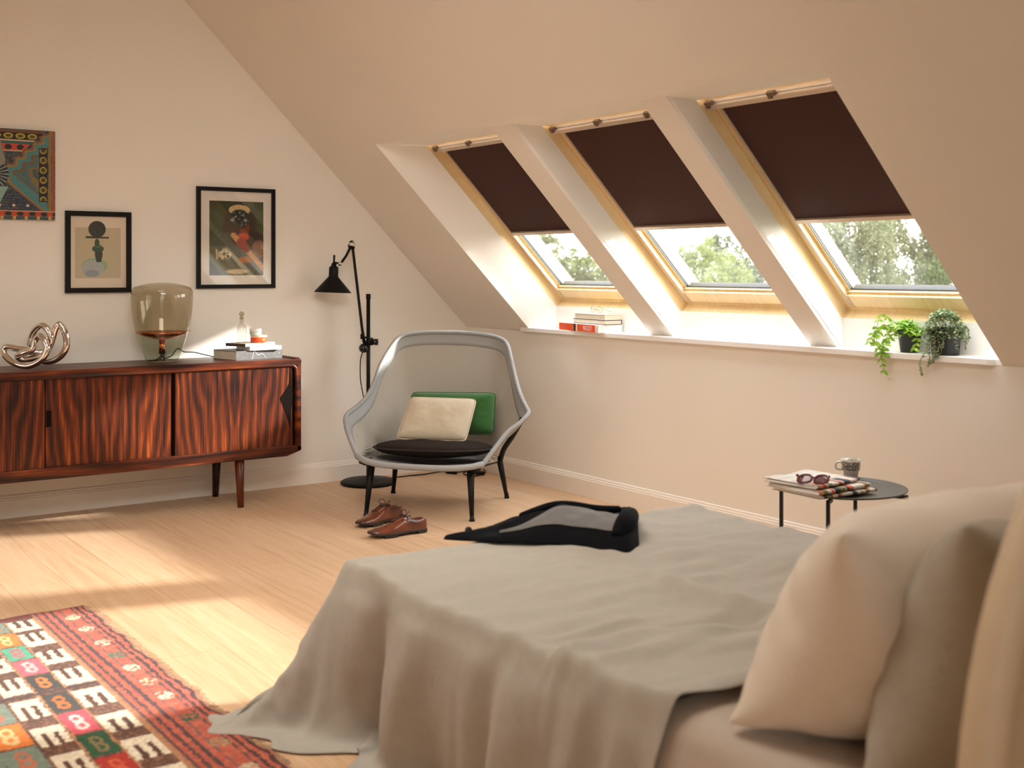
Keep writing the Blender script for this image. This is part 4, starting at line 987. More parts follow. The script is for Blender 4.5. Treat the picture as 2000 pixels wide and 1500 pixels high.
# glass bottle and two jars
GZ = ST+.0887
M_clear = smoke('clear_glass', (.84, .83, .79), 1.0)
dc = onz(472, 670, GZ)
bt = thing('bottle', 'clear glass bottle with round stopper standing on the sideboard books', 'bottle', tuple(dc))
obj('bottle_glass', lathe('b', [(0, .002), (.024, .0), (.0275, .004), (.0285, .05), (.0275, .085), (.021, .098), (.012, .106), (.0105, .128), (.015, .133), (.0155, .138), (.011, .140)], tuple(dc), 10, closed_ends=False), M_clear, bt)
obj('stopper', merge('s', lathe('s', [(.0, .130), (.008, .131), (.008, .144), (.0, .145)], tuple(dc), 16), ball((dc[0], dc[1], GZ+.158), .0145, 20)), smoke('stopper_glass', (.72, .68, .60), 1.0), bt)
j1 = onz(496, 673, GZ-.0)
def jar(label, c, r, h, mat, lidm, lh):
    t = thing('jar', label, 'jar', (c[0], c[1], c[2]), 0, 'cosmetic jars on the sideboard')
    obj('body', lathe('j', [(0, 0), (r*.94, 0), (r, .003), (r, h-lh), (0, h-lh)], tuple(c), 32), mat, t)
    obj('lid', lathe('j', [(0, h-lh), (r*1.0, h-lh), (r*1.02, h-lh+.002), (r*1.02, h-.001), (r*.97, h), (0, h)], tuple(c), 32), lidm, t)
M_orj = plain('jar_orange', (.78, .10, .02), .3); M_orl = plain('jar_lid_peach', (.86, .56, .38), .35)
M_wj = plain('jar_white', (.86, .84, .80), .35); M_gj = plain('jar_green', (.50, .62, .52), .35)
jc = np.array([dc[0]+.098, dc[1]+.000, GZ+.0005])
jar('squat orange jar beside the glass bottle, with a white jar on top', jc, .044, .040, M_orj, M_orl, .012)
jar('small white jar stacked on the orange jar', jc+np.array([-.016, .004, .0402]), .032, .036, M_gj, M_wj, .016)

# ------------------------------------------------------------------ pictures (painted into point colours)
def picture_mesh(x0, x1, z0, z1, y, nx, nz, fn):
    u = np.linspace(0, 1, nx); v = np.linspace(0, 1, nz); U, V = np.meshgrid(u, v, indexing='ij')
    G = np.stack([x0+(x1-x0)*U, np.full_like(U, y), z0+(z1-z0)*V], -1); me = grid('pic', G, False)
    set_col(me, lin(np.clip(fn(U, V), 0, 255))); return me
def mixc(C, m, col, a=1.0):
    m = np.clip(np.asarray(m, float), 0, 1)[..., None]*a; return C*(1-m)+np.array(col, float)*m
rng = np.random.RandomState(4)
def vn(U, V, fx, fy, seed=0):
    r = np.random.RandomState(seed); G = r.rand(int(fx)+3, int(fy)+3); x = U*fx; y = V*fy
    x = np.clip(x, 0, fx); y = np.clip(y, 0, fy); i = x.astype(int); j = y.astype(int); a = x-i; b = y-j; a = a*a*(3-2*a); b = b*b*(3-2*b)
    return G[i, j]*(1-a)*(1-b)+G[i+1, j]*a*(1-b)+G[i, j+1]*(1-a)*b+G[i+1, j+1]*a*b
def ell(U, V, cx, cy, rx, ry, soft=.04): return np.clip((1-np.sqrt(((U-cx)/rx)**2+((V-cy)/ry)**2))/soft+.5, 0, 1)
def seg_(U, V, x0, y0, x1, y1, w, asp=1.0, soft=.3):
    dx, dy = x1-x0, (y1-y0)*asp; t = np.clip(((U-x0)*dx+(V-y0)*asp*dy)/(dx*dx+dy*dy), 0, 1)
    d = np.hypot(U-x0-t*dx, (V-y0)*asp-t*dy); return np.clip((1-d/w)/soft, 0, 1)
def art_stones(U, V):   # balanced shapes on a tan field
    C = np.zeros(U.shape+(3,))+np.array([228, 212, 190.]); C = mixc(C, (U > .085)*(U < .905)*(V > .135)*(V < .84), (196, 182, 150))
    C = mixc(C, ell(U, V, .43, .325-.02, .235, .11)*(V > .22)*1.0, (150, 178, 138)); C = mixc(C, ell(U, V, .40, .27, .20, .115), (178, 184, 184))
    C = mixc(C, ell(U, V, .38, .20, .13, .05), (150, 156, 160)); C = mixc(C, ((U*40+V*30+3*vn(U, V, 8, 8, 2)) % 1 > .82)*ell(U, V, .40, .27, .20, .115), (110, 116, 126), .6)
    C = mixc(C, (np.abs(U-.505) < .058+.012*np.sin(V*30))*(V > .36)*(V < .52), (38, 48, 42))
    C = mixc(C, ell(U, V, .49, .545, .105, .05), (40, 74, 52)); C = mixc(C, ell(U, V, .49, .585, .07, .022), (86, 120, 84)); C = mixc(C, ell(U, V, .475, .63, .045, .055), (46, 78, 50))
    C = mixc(C, (np.abs(V-.705+.01*(U-.5)) < .014)*(U > .27)*(U < .69), (34, 40, 38)); C = mixc(C, ell(U, V, .475, .82, .155, .115), (34, 38, 40))
    return C
def art_portrait(U, V):
    C = np.zeros(U.shape+(3,))+np.array([82, 96, 42.]); row = np.floor(V*46); px = (U*15+.5*(row % 2)) % 1
    C = mixc(C, (np.abs(px-.5) < .30)*(((V*46) % 1) > .35), (34, 44, 22), .85); sh = vn(U, V, 3, 4, 3); C = mixc(C, sh*(1-U*.3)*.7, (46, 44, 30)); C = mixc(C, np.clip((V-.86)*6, 0, 1)*(1-U), (40, 38, 28))
    C = mixc(C, ell(U, V, .55, .66, .30, .30, .3), (56, 36, 26)); C = mixc(C, ell(U, V, .30, .25, .42, .33, .12), (78, 80, 62)); C = mixc(C, ell(U, V, .80, .34, .30, .26, .1), (48, 32, 24))
    C = mixc(C, ell(U, V, .50, .12, .46, .30, .1), (84, 86, 70)); C = mixc(C, ell(U, V, .56, .66, .175, .235, .08), (120, 50, 28)); C = mixc(C, ell(U, V, .47, .60, .09, .18, .3), (62, 30, 20)); C = mixc(C, ell(U, V, .62, .52, .11, .055, .3), (196, 70, 48))
    C = mixc(C, ell(U, V, .55, .88, .20, .075, .1), (206, 178, 132)); C = mixc(C, ell(U, V, .55, .76, .19, .13, .12), (34, 38, 32)); sp = vn(U, V, 36, 50, 8); C = mixc(C, (sp > .74)*ell(U, V, .55, .76, .19, .11, .2), (126, 128, 118))
    C = mixc(C, ell(U, V, .42, .745, .035, .022), (150, 150, 144)); C = mixc(C, ell(U, V, .66, .745, .035, .022), (150, 150, 144))
    C = mixc(C, seg_(U, V, .44, .54, 1.05, .05, .062, 1.4), (206, 150, 92)); C = mixc(C, seg_(U, V, .58, .44, .66, .36, .10, 1.4), (150, 56, 34)); C = mixc(C, seg_(U, V, .60, .34, 1.05, -.02, .025, 1.4), (96, 92, 62)); C = mixc(C, ell(U, V, .66, .21, .13, .045, .3), (178, 110, 54))
    C = mixc(C, ell(U, V, .28, .28, .12, .075, .2)*(vn(U, V, 40, 50, 5) > .42), (198, 184, 152)); C = mixc(C, seg_(U, V, .13, .34, .14, .22, .02, 1.4), (176, 160, 130)); C = mixc(C, ((U*26+V*30) % 1 > .55)*ell(U, V, .92, .36, .14, .12, .2), (176, 130, 100))
    C = mixc(C, ell(U, V, .50, .05, .20, .035, .3), (206, 188, 152)); C = mixc(C, (V < .20-U*.85), (30, 28, 24))
    return C*(0.86+.28*vn(U, V, 60, 84, 9)[..., None])
def art_kaleido(U, V):
    X = (U-.5)*1.28; Y = V-.50; a = np.abs(X); C = np.zeros(U.shape+(3,))+np.array([40, 66, 74.])
    ch = vn(a*1.5, V, 60, 80, 11); C = mixc(C, ch > .60, (64, 120, 130), .7); C = mixc(C, vn(a*1.5, V, 50, 70, 12) > .70, (150, 84, 46), .7)
    C = mixc(C, vn(a*1.5, V, 70, 90, 13) > .78, (26, 28, 50), .8)
    rgt = a > np.abs(Y)*1.05+.03; dd = a-np.abs(Y)*1.05+.03*np.sin(Y*40+a*30)
    for lo, hi, c in ((.03, .075, (30, 24, 40)), (.05, .06, (200, 140, 150)), (.075, .12, (168, 122, 40)), (.12, .20, (56, 140, 150)), (.20, .25, (120, 84, 40)), (.25, .33, (62, 110, 120)), (.33, .38, (140, 112, 52))): C = mixc(C, (dd > lo)*(dd < hi), c, .85)
    C = mixc(C, (dd > .03)*(((a*36+np.abs(Y)*34) % 1) > .72), (214, 190, 150), .35)
    for (x0, x1) in ((.47, .56),):
        C = mixc(C, (a > x0)*(a < x1)*(np.abs(Y) < .30), (30, 22, 44)); yy = ((Y*9.0) % 1)-.5; C = mixc(C, (a > x0)*(a < x1)*(np.abs(Y) < .29)*(np.hypot((a-.515)/.036, yy/.36) < 1), (178, 160, 44)); C = mixc(C, (np.hypot((a-.515)/.024, yy/.22) < 1)*(np.abs(Y) < .29), (82, 66, 20))
    C = mixc(C, (a > .575)*(a < .60), (150, 120, 40)); C = mixc(C, (a > .61)*(a < .628), (170, 80, 50))
    for (lo, hi, c) in ((.885, .965, (36, 26, 22)), (.868, .885, (206, 180, 140)), (.835, .868, (40, 104, 100)), (.765, .835, (208, 74, 44)), (.752, .765, (206, 180, 140)), (.035, .09, (208, 74, 44)), (.09, .10, (206, 180, 140)), (.01, .035, (36, 92, 96)), (.965, .99, (120, 78, 50))):
        C = mixc(C, (V > lo)*(V < hi)*~rgt+(V > lo)*(V < hi)*(V < .1), c)
    xx = ((a*8.2+.2) % 1)-.5
    C = mixc(C, (np.hypot(xx/.40, (V-.925)/.030) < 1)*(dd < .03), (196, 178, 66)); C = mixc(C, (np.hypot(xx/.26, (V-.925)/.018) < 1)*(dd < .03), (90, 76, 26)); C = mixc(C, (np.hypot(xx/.30, (V-.80)/.030) < 1)*(dd < .03), (24, 44, 46)); C = mixc(C, np.hypot(xx/.30, (V-.063)/.024) < 1, (22, 52, 44)); C = mixc(C, (np.abs(xx) > .38)*(V < .035), (220, 170, 90))
    th = np.arctan2(Y, X); r = np.hypot(X, Y)
    C = mixc(C, (r < .165), (24, 52, 66)); C = mixc(C, (r < .165)*((th*11/PI) % 1 > .80), (196, 196, 176))
    up = (Y > .10)*(a < .13-(np.maximum(0, Y-.16))*.24); C = mixc(C, up, (122, 124, 112)); C = mixc(C, up*(((X/(.36-Y*.55+.001))*18) % 1 > .72), (186, 180, 158))
    dn = (Y < -.14)*(a < .15+(Y+.16)*.46); C = mixc(C, dn, (104, 160, 150)); C = mixc(C, dn*((V*52) % 1 > .7), (150, 190, 176)); C = mixc(C, dn*(((X/(.62+Y+.001))*22) % 1 > .76), (196, 206, 190))
    C = mixc(C, ~dn*(Y < -.20)*(Y > -.40)*(dd < .02)*((V*34) % 1 > .55), (52, 44, 78), .8); C = mixc(C, (np.abs(V-.155) < .012)*(np.abs(((a*7.0) % 1)-.5) < .09)*(dd < .03)*~dn, (226, 206, 190))
    return C*.92
M_pic = vcol('print_paper', .55); M_canvas = vcol('canvas_print', .6)
M_frame = plain('frame_black', (.006, .005, .005), .5, var=.02, spec=.2)
def pane_mat():
    m, nt, b, out = new_mat('picture_glass'); nt.nodes.remove(b)
    t = N(nt, 'ShaderNodeBsdfTransparent'); g = N(nt, 'ShaderNodeBsdfGlossy'); g.inputs['Roughness'].default_value = .01
    mx = N(nt, 'ShaderNodeMixShader')
    nt.links.new(schlick(nt, .045), mx.inputs[0]); nt.links.new(t.outputs[0], mx.inputs[1]); nt.links.new(g.outputs[0], mx.inputs[2]); nt.links.new(mx.outputs[0], out.inputs['Surface']); return m
M_pglass = pane_mat()
def framed(label, x0, x1, z0, z1, fw, inner, fn, nx, nz, mat_col=None):
    t = thing('framed_picture', label, 'picture', ((x0+x1)/2, 0, (z0+z1)/2), 0, 'framed prints on the back wall'); dy = .022
    def trap(a, b_, c, d): return [(a[0], -dy, a[1]), (b_[0], -dy, b_[1]), (c[0], -dy, c[1]), (d[0], -dy, d[1]), (a[0], -.001, a[1]), (b_[0], -.001, b_[1]), (c[0], -.001, c[1]), (d[0], -.001, d[1])]
    o = [(x0, z0), (x1, z0), (x1, z1), (x0, z1)]; i = [(x0+fw, z0+fw), (x1-fw, z0+fw), (x1-fw, z1-fw), (x0+fw, z1-fw)]
    obj('frame', fixn(boxes('f', [trap(o[k], o[(k+1) % 4], i[(k+1) % 4], i[k]) for k in range(4)])), M_frame, t)
    if mat_col: obj('mount', boxes('m', [(x0+fw, x1-fw, -.010, -.006, z0+fw, z1-fw)]), mat_col, t)
    a0, a1, b0, b1 = inner
    obj('print', picture_mesh(a0, a1, b0, b1, -.0105 if mat_col else -.009, nx, nz, fn), M_pic, t)
    obj('glass', boxes('g', [(x0+fw, x1-fw, -.0165, -.0145, z0+fw, z1-fw)]), M_pglass, t)
framed('small black-framed print of stacked round shapes, left of the glass lamp', -2.495, -2.153, 1.142, 1.572, .026, (-2.469, -2.179, 1.168, 1.546), art_stones, 150, 200)
M_mount = plain('mount_card', (.80, .74, .66), .8, var=.01)
framed('large black-framed portrait print with wide mount above the sideboard books', -1.790, -1.324, 1.158, 1.7285, .022, (-1.716, -1.394, 1.232, 1.652), art_portrait, 200, 260, M_mount)
cvs = thing('canvas', 'colourful kaleidoscope patterned canvas at the left edge of the back wall', 'picture', (-2.85, 0, 1.75))
obj('stretcher', boxes('s', [(-3.155, -2.547, -.020, -.001, 1.52, 1.98)]), plain('canvas_edge', (.20, .13, .09), .7), cvs)
obj('print', picture_mesh(-3.155, -2.547, 1.52, 1.98, -.0205, 300, 230, art_kaleido), M_canvas, cvs)

# ------------------------------------------------------------------ kilim rug
RX0, RX1, RY0, RY1 = -4.02, -2.885, -3.80, -1.845
def rug_mesh():
    nx, ny = 250, 430; u = np.linspace(0, 1, nx); v = np.linspace(0, 1, ny); U, V = np.meshgrid(u, v, indexing='ij')
    X = RX0+(RX1-RX0)*U; Y = RY0+(RY1-RY0)*V
    W = .010*np.sin(Y*7+1.0)*U; jx = (vn(U, V, 120, 200, 21)-.5)*.006; jy = (vn(U, V, 120, 200, 22)-.5)*.006
    x = X+jx; y = Y+jy; mid = (RX0+RX1)/2; xa = mid+np.abs(x-mid)
    up = y > -2.715
    fleck = vn(U, V, 180, 300, 23); fleck2 = vn(U, V, 90, 150, 24)
    C = np.zeros(U.shape+(3,))+np.array([96, 60, 44.])
    C = mixc(C, fleck > .62, (134, 92, 70), .8)
    # border stripes
    base = np.array([178, 86, 64.])
    bm_ = xa > -3.080; C = mixc(C, bm_, base); C = mixc(C, bm_*(fleck2 > .55), (206, 112, 86), .6); C = mixc(C, bm_*(fleck > .72), (160, 56, 44), .5)
    xs_ = xa-np.where(up, 0, -.012)*0
    for s0, w, c in ((-3.066, .012, (84, 62, 62)), (-3.040, .010, (72, 52, 54)), (-3.012, .013, (70, 50, 54)), (-2.982, .006, (110, 84, 88)), (-2.938, .006, (84, 60, 60)), (-2.918, .012, (60, 40, 42)), (-2.893, .011, (56, 36, 38))):
        C = mixc(C, np.abs(xs_-s0) < w*.5+.0015*np.sin(y*90), c, .92)
    C = mixc(C, (np.abs(xa+3.082) < .006), (176, 128, 92)); C = mixc(C, np.abs(xa+3.072) < .003, (206, 140, 90), .6)
    # rosettes in the border
    for yy, c in ((-1.98, (214, 196, 160)), (-2.144, (220, 206, 176)), (-2.333, (222, 206, 178)), (-2.49, (60, 112, 92)), (-2.639, (224, 208, 180)), (-2.79, (196, 186, 150)), (-2.937, (222, 206, 178)), (-3.145, (36, 88, 60)), (-3.36, (160, 150, 110)), (-3.56, (196, 180, 150))):
        dx = (xa+2.962)/.026; dy = (y-yy)/.036; r = np.hypot(dx, dy); C = mixc(C, (r < 1)*(vn(U, V, 170, 280, 31) > .42), c, .95)
    # E motifs
    rows_up = [(-1.915, -2.048), (-2.085, -2.245), (-2.315, -2.460), (-2.530, -2.688)]; rows_dn = [(-2.745, -2.905), (-2.985, -3.130), (-3.200, -3.355), (-3.425, -3.585), (-3.65, -3.79)]
    def emot(x0, x1):
        nonlocal C
        for (a, b_) in rows_up+rows_dn:
            upw = a > -2.72; inside = (xa > x0)*(xa < x1)*(y < a)*(y > b_); f = (xa-x0)/(x1-x0); g = (y-b_)/(a-b_)
            if not upw: g = 1-g
            gap = (((f > .22)*(f < .40))+((f > .60)*(f < .78)))*(g > .34); C = mixc(C, inside*(1-gap), (226, 212, 186)); C = mixc(C, inside*gap, (88, 52, 36))
    emot(-3.177, -3.088); emot(-3.352, -3.272)
    C = mixc(C, (np.abs(xa+3.181) < .003)+(np.abs(xa+3.267) < .003), (196, 140, 96), .8)
    sq = [(-1.90, -2.035, (120, 134, 118), (190, 110, 80)), (-2.045, -2.205, (222, 122, 40), (226, 190, 130)), (-2.215, -2.36, (84, 160, 130), (196, 96, 110)), (-2.37, -2.53, (206, 96, 110), (222, 180, 176)), (-2.545, -2.69, (66, 60, 56), (214, 120, 50)), (-2.735, -2.905, (66, 62, 58), (216, 110, 40)), (-2.915, -3.09, (206, 78, 90), (228, 200, 190)), (-3.10, -3.27, (26, 80, 46), (130, 110, 70)), (-3.28, -3.45, (176, 40, 26), (206, 90, 50)), (-3.46, -3.63, (120, 134, 118), (190, 110, 80)), (-3.64, -3.79, (222, 122, 40), (226, 190, 130))]
    def squares(x0, x1, off=0):
        nonlocal C
        for k in range(len(sq)):
            a, b_, c0, c1 = sq[k]; c0, c1 = sq[(k+off) % len(sq)][2:]
            ins = (xa > x0)*(xa < x1)*(y < a)*(y > b_); C = mixc(C, ins, c0); f = (xa-(x0+x1)/2)/(x1-x0); g = (y-(a+b_)/2)/(a-b_)
            ring = np.abs(np.hypot(f/.16, (np.abs(g)-.16)/.15)-1) < .38; C = mixc(C, ins*ring*(np.abs(f) < .28), c1)
    squares(-3.262, -3.186); squares(-3.452, -3.362, 4)
    C = mixc(C, (np.abs(y+2.712) < .008)*(xa < -3.088), (72, 56, 54)); C = mixc(C, (y > -1.90)*(xa < -3.08), (110, 40, 34)); C = mixc(C, (y > -1.857), (96, 30, 28), .7)
    C *= (.90+.22*fleck[..., None]); C = np.clip(C*.98, 0, 255)
    edge = .006*np.sin(Y*21)+.004*np.sin(Y*57)
    Xd = X+edge*np.clip((U-.96)/.04, 0, 1)+(Y+2.8)*.0+.012*np.clip((-2.6-Y)/1.0, -1, 1)*U; Yd = Y+.018*(U-1)*np.clip((V-.9)/.1, 0, 1)+.004*np.sin(X*30)*(V > .98)
    Z = .0055+.0012*(fleck-.5)+.0015*vn(U, V, 14, 20, 40)
    me = grid('rug', np.stack([Xd, Yd, Z], -1), True); set_col(me, lin(C)); return me
rg = thing('rug', 'colourful woven kilim rug with fringed side on the oak floor', 'rug', (-3.45, -2.8, 0))
M_rug = vcol('kilim_wool', .95, .5, 500, .1)
ru = obj('weave', rug_mesh(), M_rug, rg)
rm = []
r_ = random.Random(3)
fv = []; ff = []
for k in range(330):
    y = -3.78+1.93*k/330+r_.uniform(-.002, .002); x = RX1+.006*math.sin(y*21)+.012*max(-1, min(1, (-2.6-y)/1.0))-.004
    L = r_.uniform(.012, .036); dy = r_.uniform(-.012, .014); w = .0007; n0 = len(fv)
    for (t_, z) in ((0, .006), (.5, .0055), (1, .002)):
        fv += [(x+L*t_, y+dy*t_*t_-w, z), (x+L*t_, y+dy*t_*t_+w, z)]
    ff += [(n0, n0+1, n0+3, n0+2), (n0+2, n0+3, n0+5, n0+4)]
obj('fringe', mesh('f', fv, ff), plain('fringe_wool', (.40, .25, .17), .9, vs=200, var=.3), rg, solid=.0010)
# ------------------------------------------------------------------ side table and what stands on it
TC = np.array([-.605, -3.505]); TH = .450; TR = .232
M_tab = plain('table_grey', (.075, .065, .052), .45, var=.03, spec=.35)
M_tabl = plain('table_legs', (.012, .010, .009), .45)
tb = thing('side_table', 'low round grey metal side table between the bed and the window wall', 'table', (TC[0], TC[1], 0))
obj('table_top', lathe('t', [(0, TH-.004), (TR-.03, TH-.004), (TR-.006, TH+.001), (TR, TH+.006), (TR, TH+.0085), (TR-.004, TH+.0085), (TR-.012, TH+.003), (TR-.035, TH), (0, TH)], (TC[0], TC[1], 0), 96), M_tab, tb)
cfx = np.array([math.cos(.613737), -math.sin(.613737)]); cfy = np.array([math.sin(.613737), math.cos(.613737)])
for k in range(4):
    a = math.radians(-28+90*k); d = cfx*math.cos(a)+cfy*math.sin(a); r = TR*.985; p = TC+d*r
    n = np.array([-d[1], d[0]])
    M = Matrix(((d[0], n[0], 0, p[0]), (d[1], n[1], 0, p[1]), (0, 0, 1, 0), (0, 0, 0, 1)))
    l = obj('leg', boxes('l', [(-.0065, .0065, -.0065, .0065, 0, TH-.004)], M), M_tabl, tb, bevel=.001)
    obj('crossbar', boxes('c', [(-r if k < 2 else -.05, 0, -.006, .006, TH-.0175, TH-.0055)], M), M_tabl, l)
# folded newspapers
def news(U, V):
    C = np.zeros(U.shape+(3,))+np.array([222, 206, 184.]); cols = [(30, 28, 28), (206, 60, 40), (226, 168, 120), (36, 88, 100), (232, 214, 190), (128, 120, 70), (210, 96, 70), (50, 44, 44)]
    r = np.random.RandomState(5)
    for k in range(26):
        x0 = r.rand(); w = .02+.06*r.rand(); C = mixc(C, (U > x0)*(U < x0+w)*(V > r.rand()*.4)*(V < .6+.4*r.rand()), cols[r.randint(len(cols))], .9)
    return C
M_news = vcol('newsprint', .8)
def newspaper(label, c, ang, w, d, z0, h, seed):
    t = thing('newspaper', label, 'newspaper', (c[0], c[1], z0), 0, 'folded newspapers on the side table'); ca, sa = math.cos(ang), math.sin(ang)
    G = []; n = 60; m = 26; cols = []
    for i in range(n):
        u = i/(n-1); row = []
        for j in range(m):
            s = j/(m-1)*2   # from far bottom edge, round the fold at the front, to the far top edge
            if s < .9: y = d*(1-s/.9)+h*.5; z = h*.02
            elif s > 1.1: y = d*((s-1.1)/.9)+h*.5; z = h
            else: a = (s-.9)/.2*PI; y = h*.5-h*.5*math.sin(a); z = h*.5-h*.5*math.cos(a)
            far = max(0, (y/d)); z += .0025*math.sin(u*9+seed)*far*(1 if s > 1 else .2)+.004*far*(u < .1)*(s > 1)
            x = (u-.5)*w; row.append((c[0]+x*ca-y*sa, c[1]+x*sa+y*ca, z0+z))
        G.append(row)
    me = grid('n', G, True); U, V = np.meshgrid(np.linspace(0, 1, n), np.linspace(0, 1, m), indexing='ij')
    C = np.zeros((n, m, 3))+np.array([208, 200, 188.]); r = np.random.RandomState(seed)
    pal = [(28, 26, 26), (196, 50, 40), (224, 160, 110), (30, 84, 96), (228, 210, 188), (110, 108, 60), (208, 90, 66), (40, 36, 36)]
    band = (V > .36)*(V < .66)
    for k in range(16):
        x0 = r.rand(); wd = .03+.07*r.rand(); C = mixc(C, band*(U > x0)*(U < x0+wd), pal[r.randint(len(pal))], .92)
    tx = ((V*60) % 1 > .5)*(V > .66)*(r.rand(n, m) > .45); C = mixc(C, tx, (150, 144, 136), .5)
    set_col(me, lin(C)); obj('sheets', me, M_news, t, solid=.0012)
    obj('inner_pages', boxes('i', [(-w/2+.003, w/2-.003, h*.5, d, .002, h-.002)], Matrix(((ca, -sa, 0, c[0]), (sa, ca, 0, c[1]), (0, 0, 1, z0), (0, 0, 0, 1)))), M_paperw, t)
nc = np.array([-.745, -3.640]); tz = TH+.0095
newspaper('folded newspaper, lowest of the three on the side table', (nc[0]+.012, nc[1]-.004), math.radians(-2), .285, .235, tz, .0125, 3)
newspaper('folded newspaper, middle of the three on the side table', (nc[0]-.002, nc[1]+.003), math.radians(1), .285, .235, tz+.0150, .0150, 8)
newspaper('folded newspaper, topmost of the three, under the sunglasses', (nc[0]-.012, nc[1]+.028), math.radians(5), .262, .225, tz+.0345, .0105, 12)
# sunglasses
M_plum = plain('plum_plastic', (.16, .045, .060), .18, var=.03, coat=.3)
M_lens = smoke('dark_lens', (.20, .10, .12))
sgp = onz(1588, 944, tz+.050)
sg = thing('sunglasses', 'plum plastic sunglasses lying on the newspapers', 'sunglasses', (sgp[0], sgp[1], tz+.0450), 0)
def SG(pts, rot, o, s=.78):
    ca, sa = math.cos(rot), math.sin(rot); return [(o[0]+(p[0]*ca-p[1]*sa)*s, o[1]+(p[0]*sa+p[1]*ca)*s, o[2]+p[2]*s) for p in pts]
so = (sgp[0], sgp[1], tz+.0520); sr_ = math.radians(-52)
def lensloop(cx, sx): return [(cx+sx*.031*np.sign(math.cos(a))*abs(math.cos(a))**.8, -.012*math.cos(a)**2+.010*math.sin(a), .017+.016*np.sign(math.sin(a))*abs(math.sin(a))**.8+.005*math.cos(a)*sx) for a in np.linspace(0, 2*PI, 28, endpoint=False)]
obj('front', merge('f', tube('t', SG(lensloop(-.036, -1), sr_, so), .0042, 8, closed=True), tube('t', SG(lensloop(.036, 1), sr_, so), .0042, 8, closed=True), tube('t', SG([(-.008, .0, .022), (0, -.002, .024), (.008, 0, .022)], sr_, so), .004, 8)), M_plum, sg)
for s_ in (-1, 1):
    lp = SG([(p[0], p[1], p[2]) for p in lensloop(.036*s_, s_)], sr_, so); obj('lens', mesh('l', lp, [tuple(range(len(lp)))]), M_lens, sg)
    obj('temple', tube('t', SG(catmull([(s_*.069, .0, .030), (s_*.070, .03, .026), (s_*.060, .09, .012), (s_*.050, .125, .0)], 5), sr_, so), [.0052-.0025*min(1, k/10) for k in range(16)], 8), M_plum, sg)
# cup
mp_ = onz(1662, 934, TH+.002)
M_cup, nt, b, out = new_mat('cup_pattern')
cv_ = coords(nt); sp = N(nt, 'ShaderNodeSeparateXYZ'); nt.links.new(cv_, sp.inputs[0])
vo = N(nt, 'ShaderNodeTexVoronoi', feature='DISTANCE_TO_EDGE'); vo.inputs['Scale'].default_value = 130; nt.links.new(cv_, vo.inputs[0])
c1 = ramp(nt, [(.10, (.55, .50, .44)), (.16, (.035, .03, .028))], vo.outputs['Distance'])
gt = N(nt, 'ShaderNodeMath', operation='GREATER_THAN'); gt.inputs[1].default_value = .034; nt.links.new(sp.outputs['Z'], gt.inputs[0])
lt_ = N(nt, 'ShaderNodeMath', operation='LESS_THAN'); lt_.inputs[1].default_value = .0665; nt.links.new(sp.outputs['Z'], lt_.inputs[0])
ml = N(nt, 'ShaderNodeMath', operation='MULTIPLY'); nt.links.new(gt.outputs[0], ml.inputs[0]); nt.links.new(lt_.outputs[0], ml.inputs[1])
mxc = N(nt, 'ShaderNodeMixRGB'); mxc.inputs['Color1'].default_value = (.70, .66, .60, 1); nt.links.new(ml.outputs[0], mxc.inputs['Fac']); nt.links.new(c1, mxc.inputs['Color2']); nt.links.new(mxc.outputs[0], b.inputs['Base Color']); setin(b, Roughness=.2)
cp = thing('cup', 'white cup with dark patterned band standing on the side table', 'cup', tuple(mp_))
cq = tuple(mp_)
obj('cup_body', lathe('c', [(0, 0), (.022, 0), (.026, .003), (.029, .028), (.030, .031), (.0345, .034), (.0355, .066), (.0365, .074), (.0350, .074), (.032, .04), (.026, .008), (0, .007)], cq, 40), M_cup, cp)
hd = catmull([(-.034, 0, .062), (-.052, 0, .063), (-.060, 0, .050), (-.054, 0, .037), (-.032, 0, .035)], 6)
obj('cup_handle', tube('h', [(cq[0]+p[0]*cfx[0], cq[1]+p[0]*cfx[1], cq[2]+p[2]) for p in hd], .0042, 10), plain('porcelain', (.72, .68, .62), .2), cp)

# ------------------------------------------------------------------ books on the window sill
M_orange = plain('cover_orange', (.86, .10, .015), .45); M_blk = plain('cover_black', (.02, .015, .015), .5); M_wht = plain('cover_white', (.85, .82, .78), .5)
AB = np.array([-.060, -.425]); LB = float(np.linalg.norm(AB)); zs = ZSILL+.0006
bk, MS, cvr = book('book', 'orange-spined art book, lowest in the stack on the window sill', (-.003, -.995), AB, LB, .158, zs, .042, M_wht, 'books on the window sill', M_paperw, ct=.003)
obj('spine', boxes('s', [(0, .165, -.0012, .0, .001, .041), (.205, .395, -.0012, .0, .001, .041)], MS), M_orange, cvr)
obj('spine_band', boxes('s', [(.165, .187, -.0012, .0, .001, .041)], MS), M_blk, cvr)
fc = bpy.data.curves.new('t', 'FONT'); fc.body = 'UTZON'; fc.size = .036; fc.extrude = .0003; fc.align_x = 'CENTER'
fo_ = bpy.data.objects.new('t', fc); COL.objects.link(fo_); dg = bpy.context.evaluated_depsgraph_get(); tm = bpy.data.meshes.new_from_object(fo_.evaluated_get(dg)); bpy.data.objects.remove(fo_); tm.materials.clear()
xsx = .74
MT = MS @ Matrix.Translation((.315, -.0016, .034)) @ Matrix.Rotation(PI/2, 4, 'X') @ Matrix.Rotation(PI, 4, 'Z') @ Matrix.Diagonal((xsx, 1, 1, 1))
tm.transform(MT); obj('spine_lettering', tm, M_wht, cvr, label='white upside-down lettering on the orange spine')
AB2 = (-.05, -.42)
b2, M2_, c2_ = book('book', 'black-bound book with pale pages in the middle of the window sill stack', (.012, -1.105), AB2, .325, .115, zs+.0425, .026, M_blk, 'books on the window sill', M_paper, spine='back')
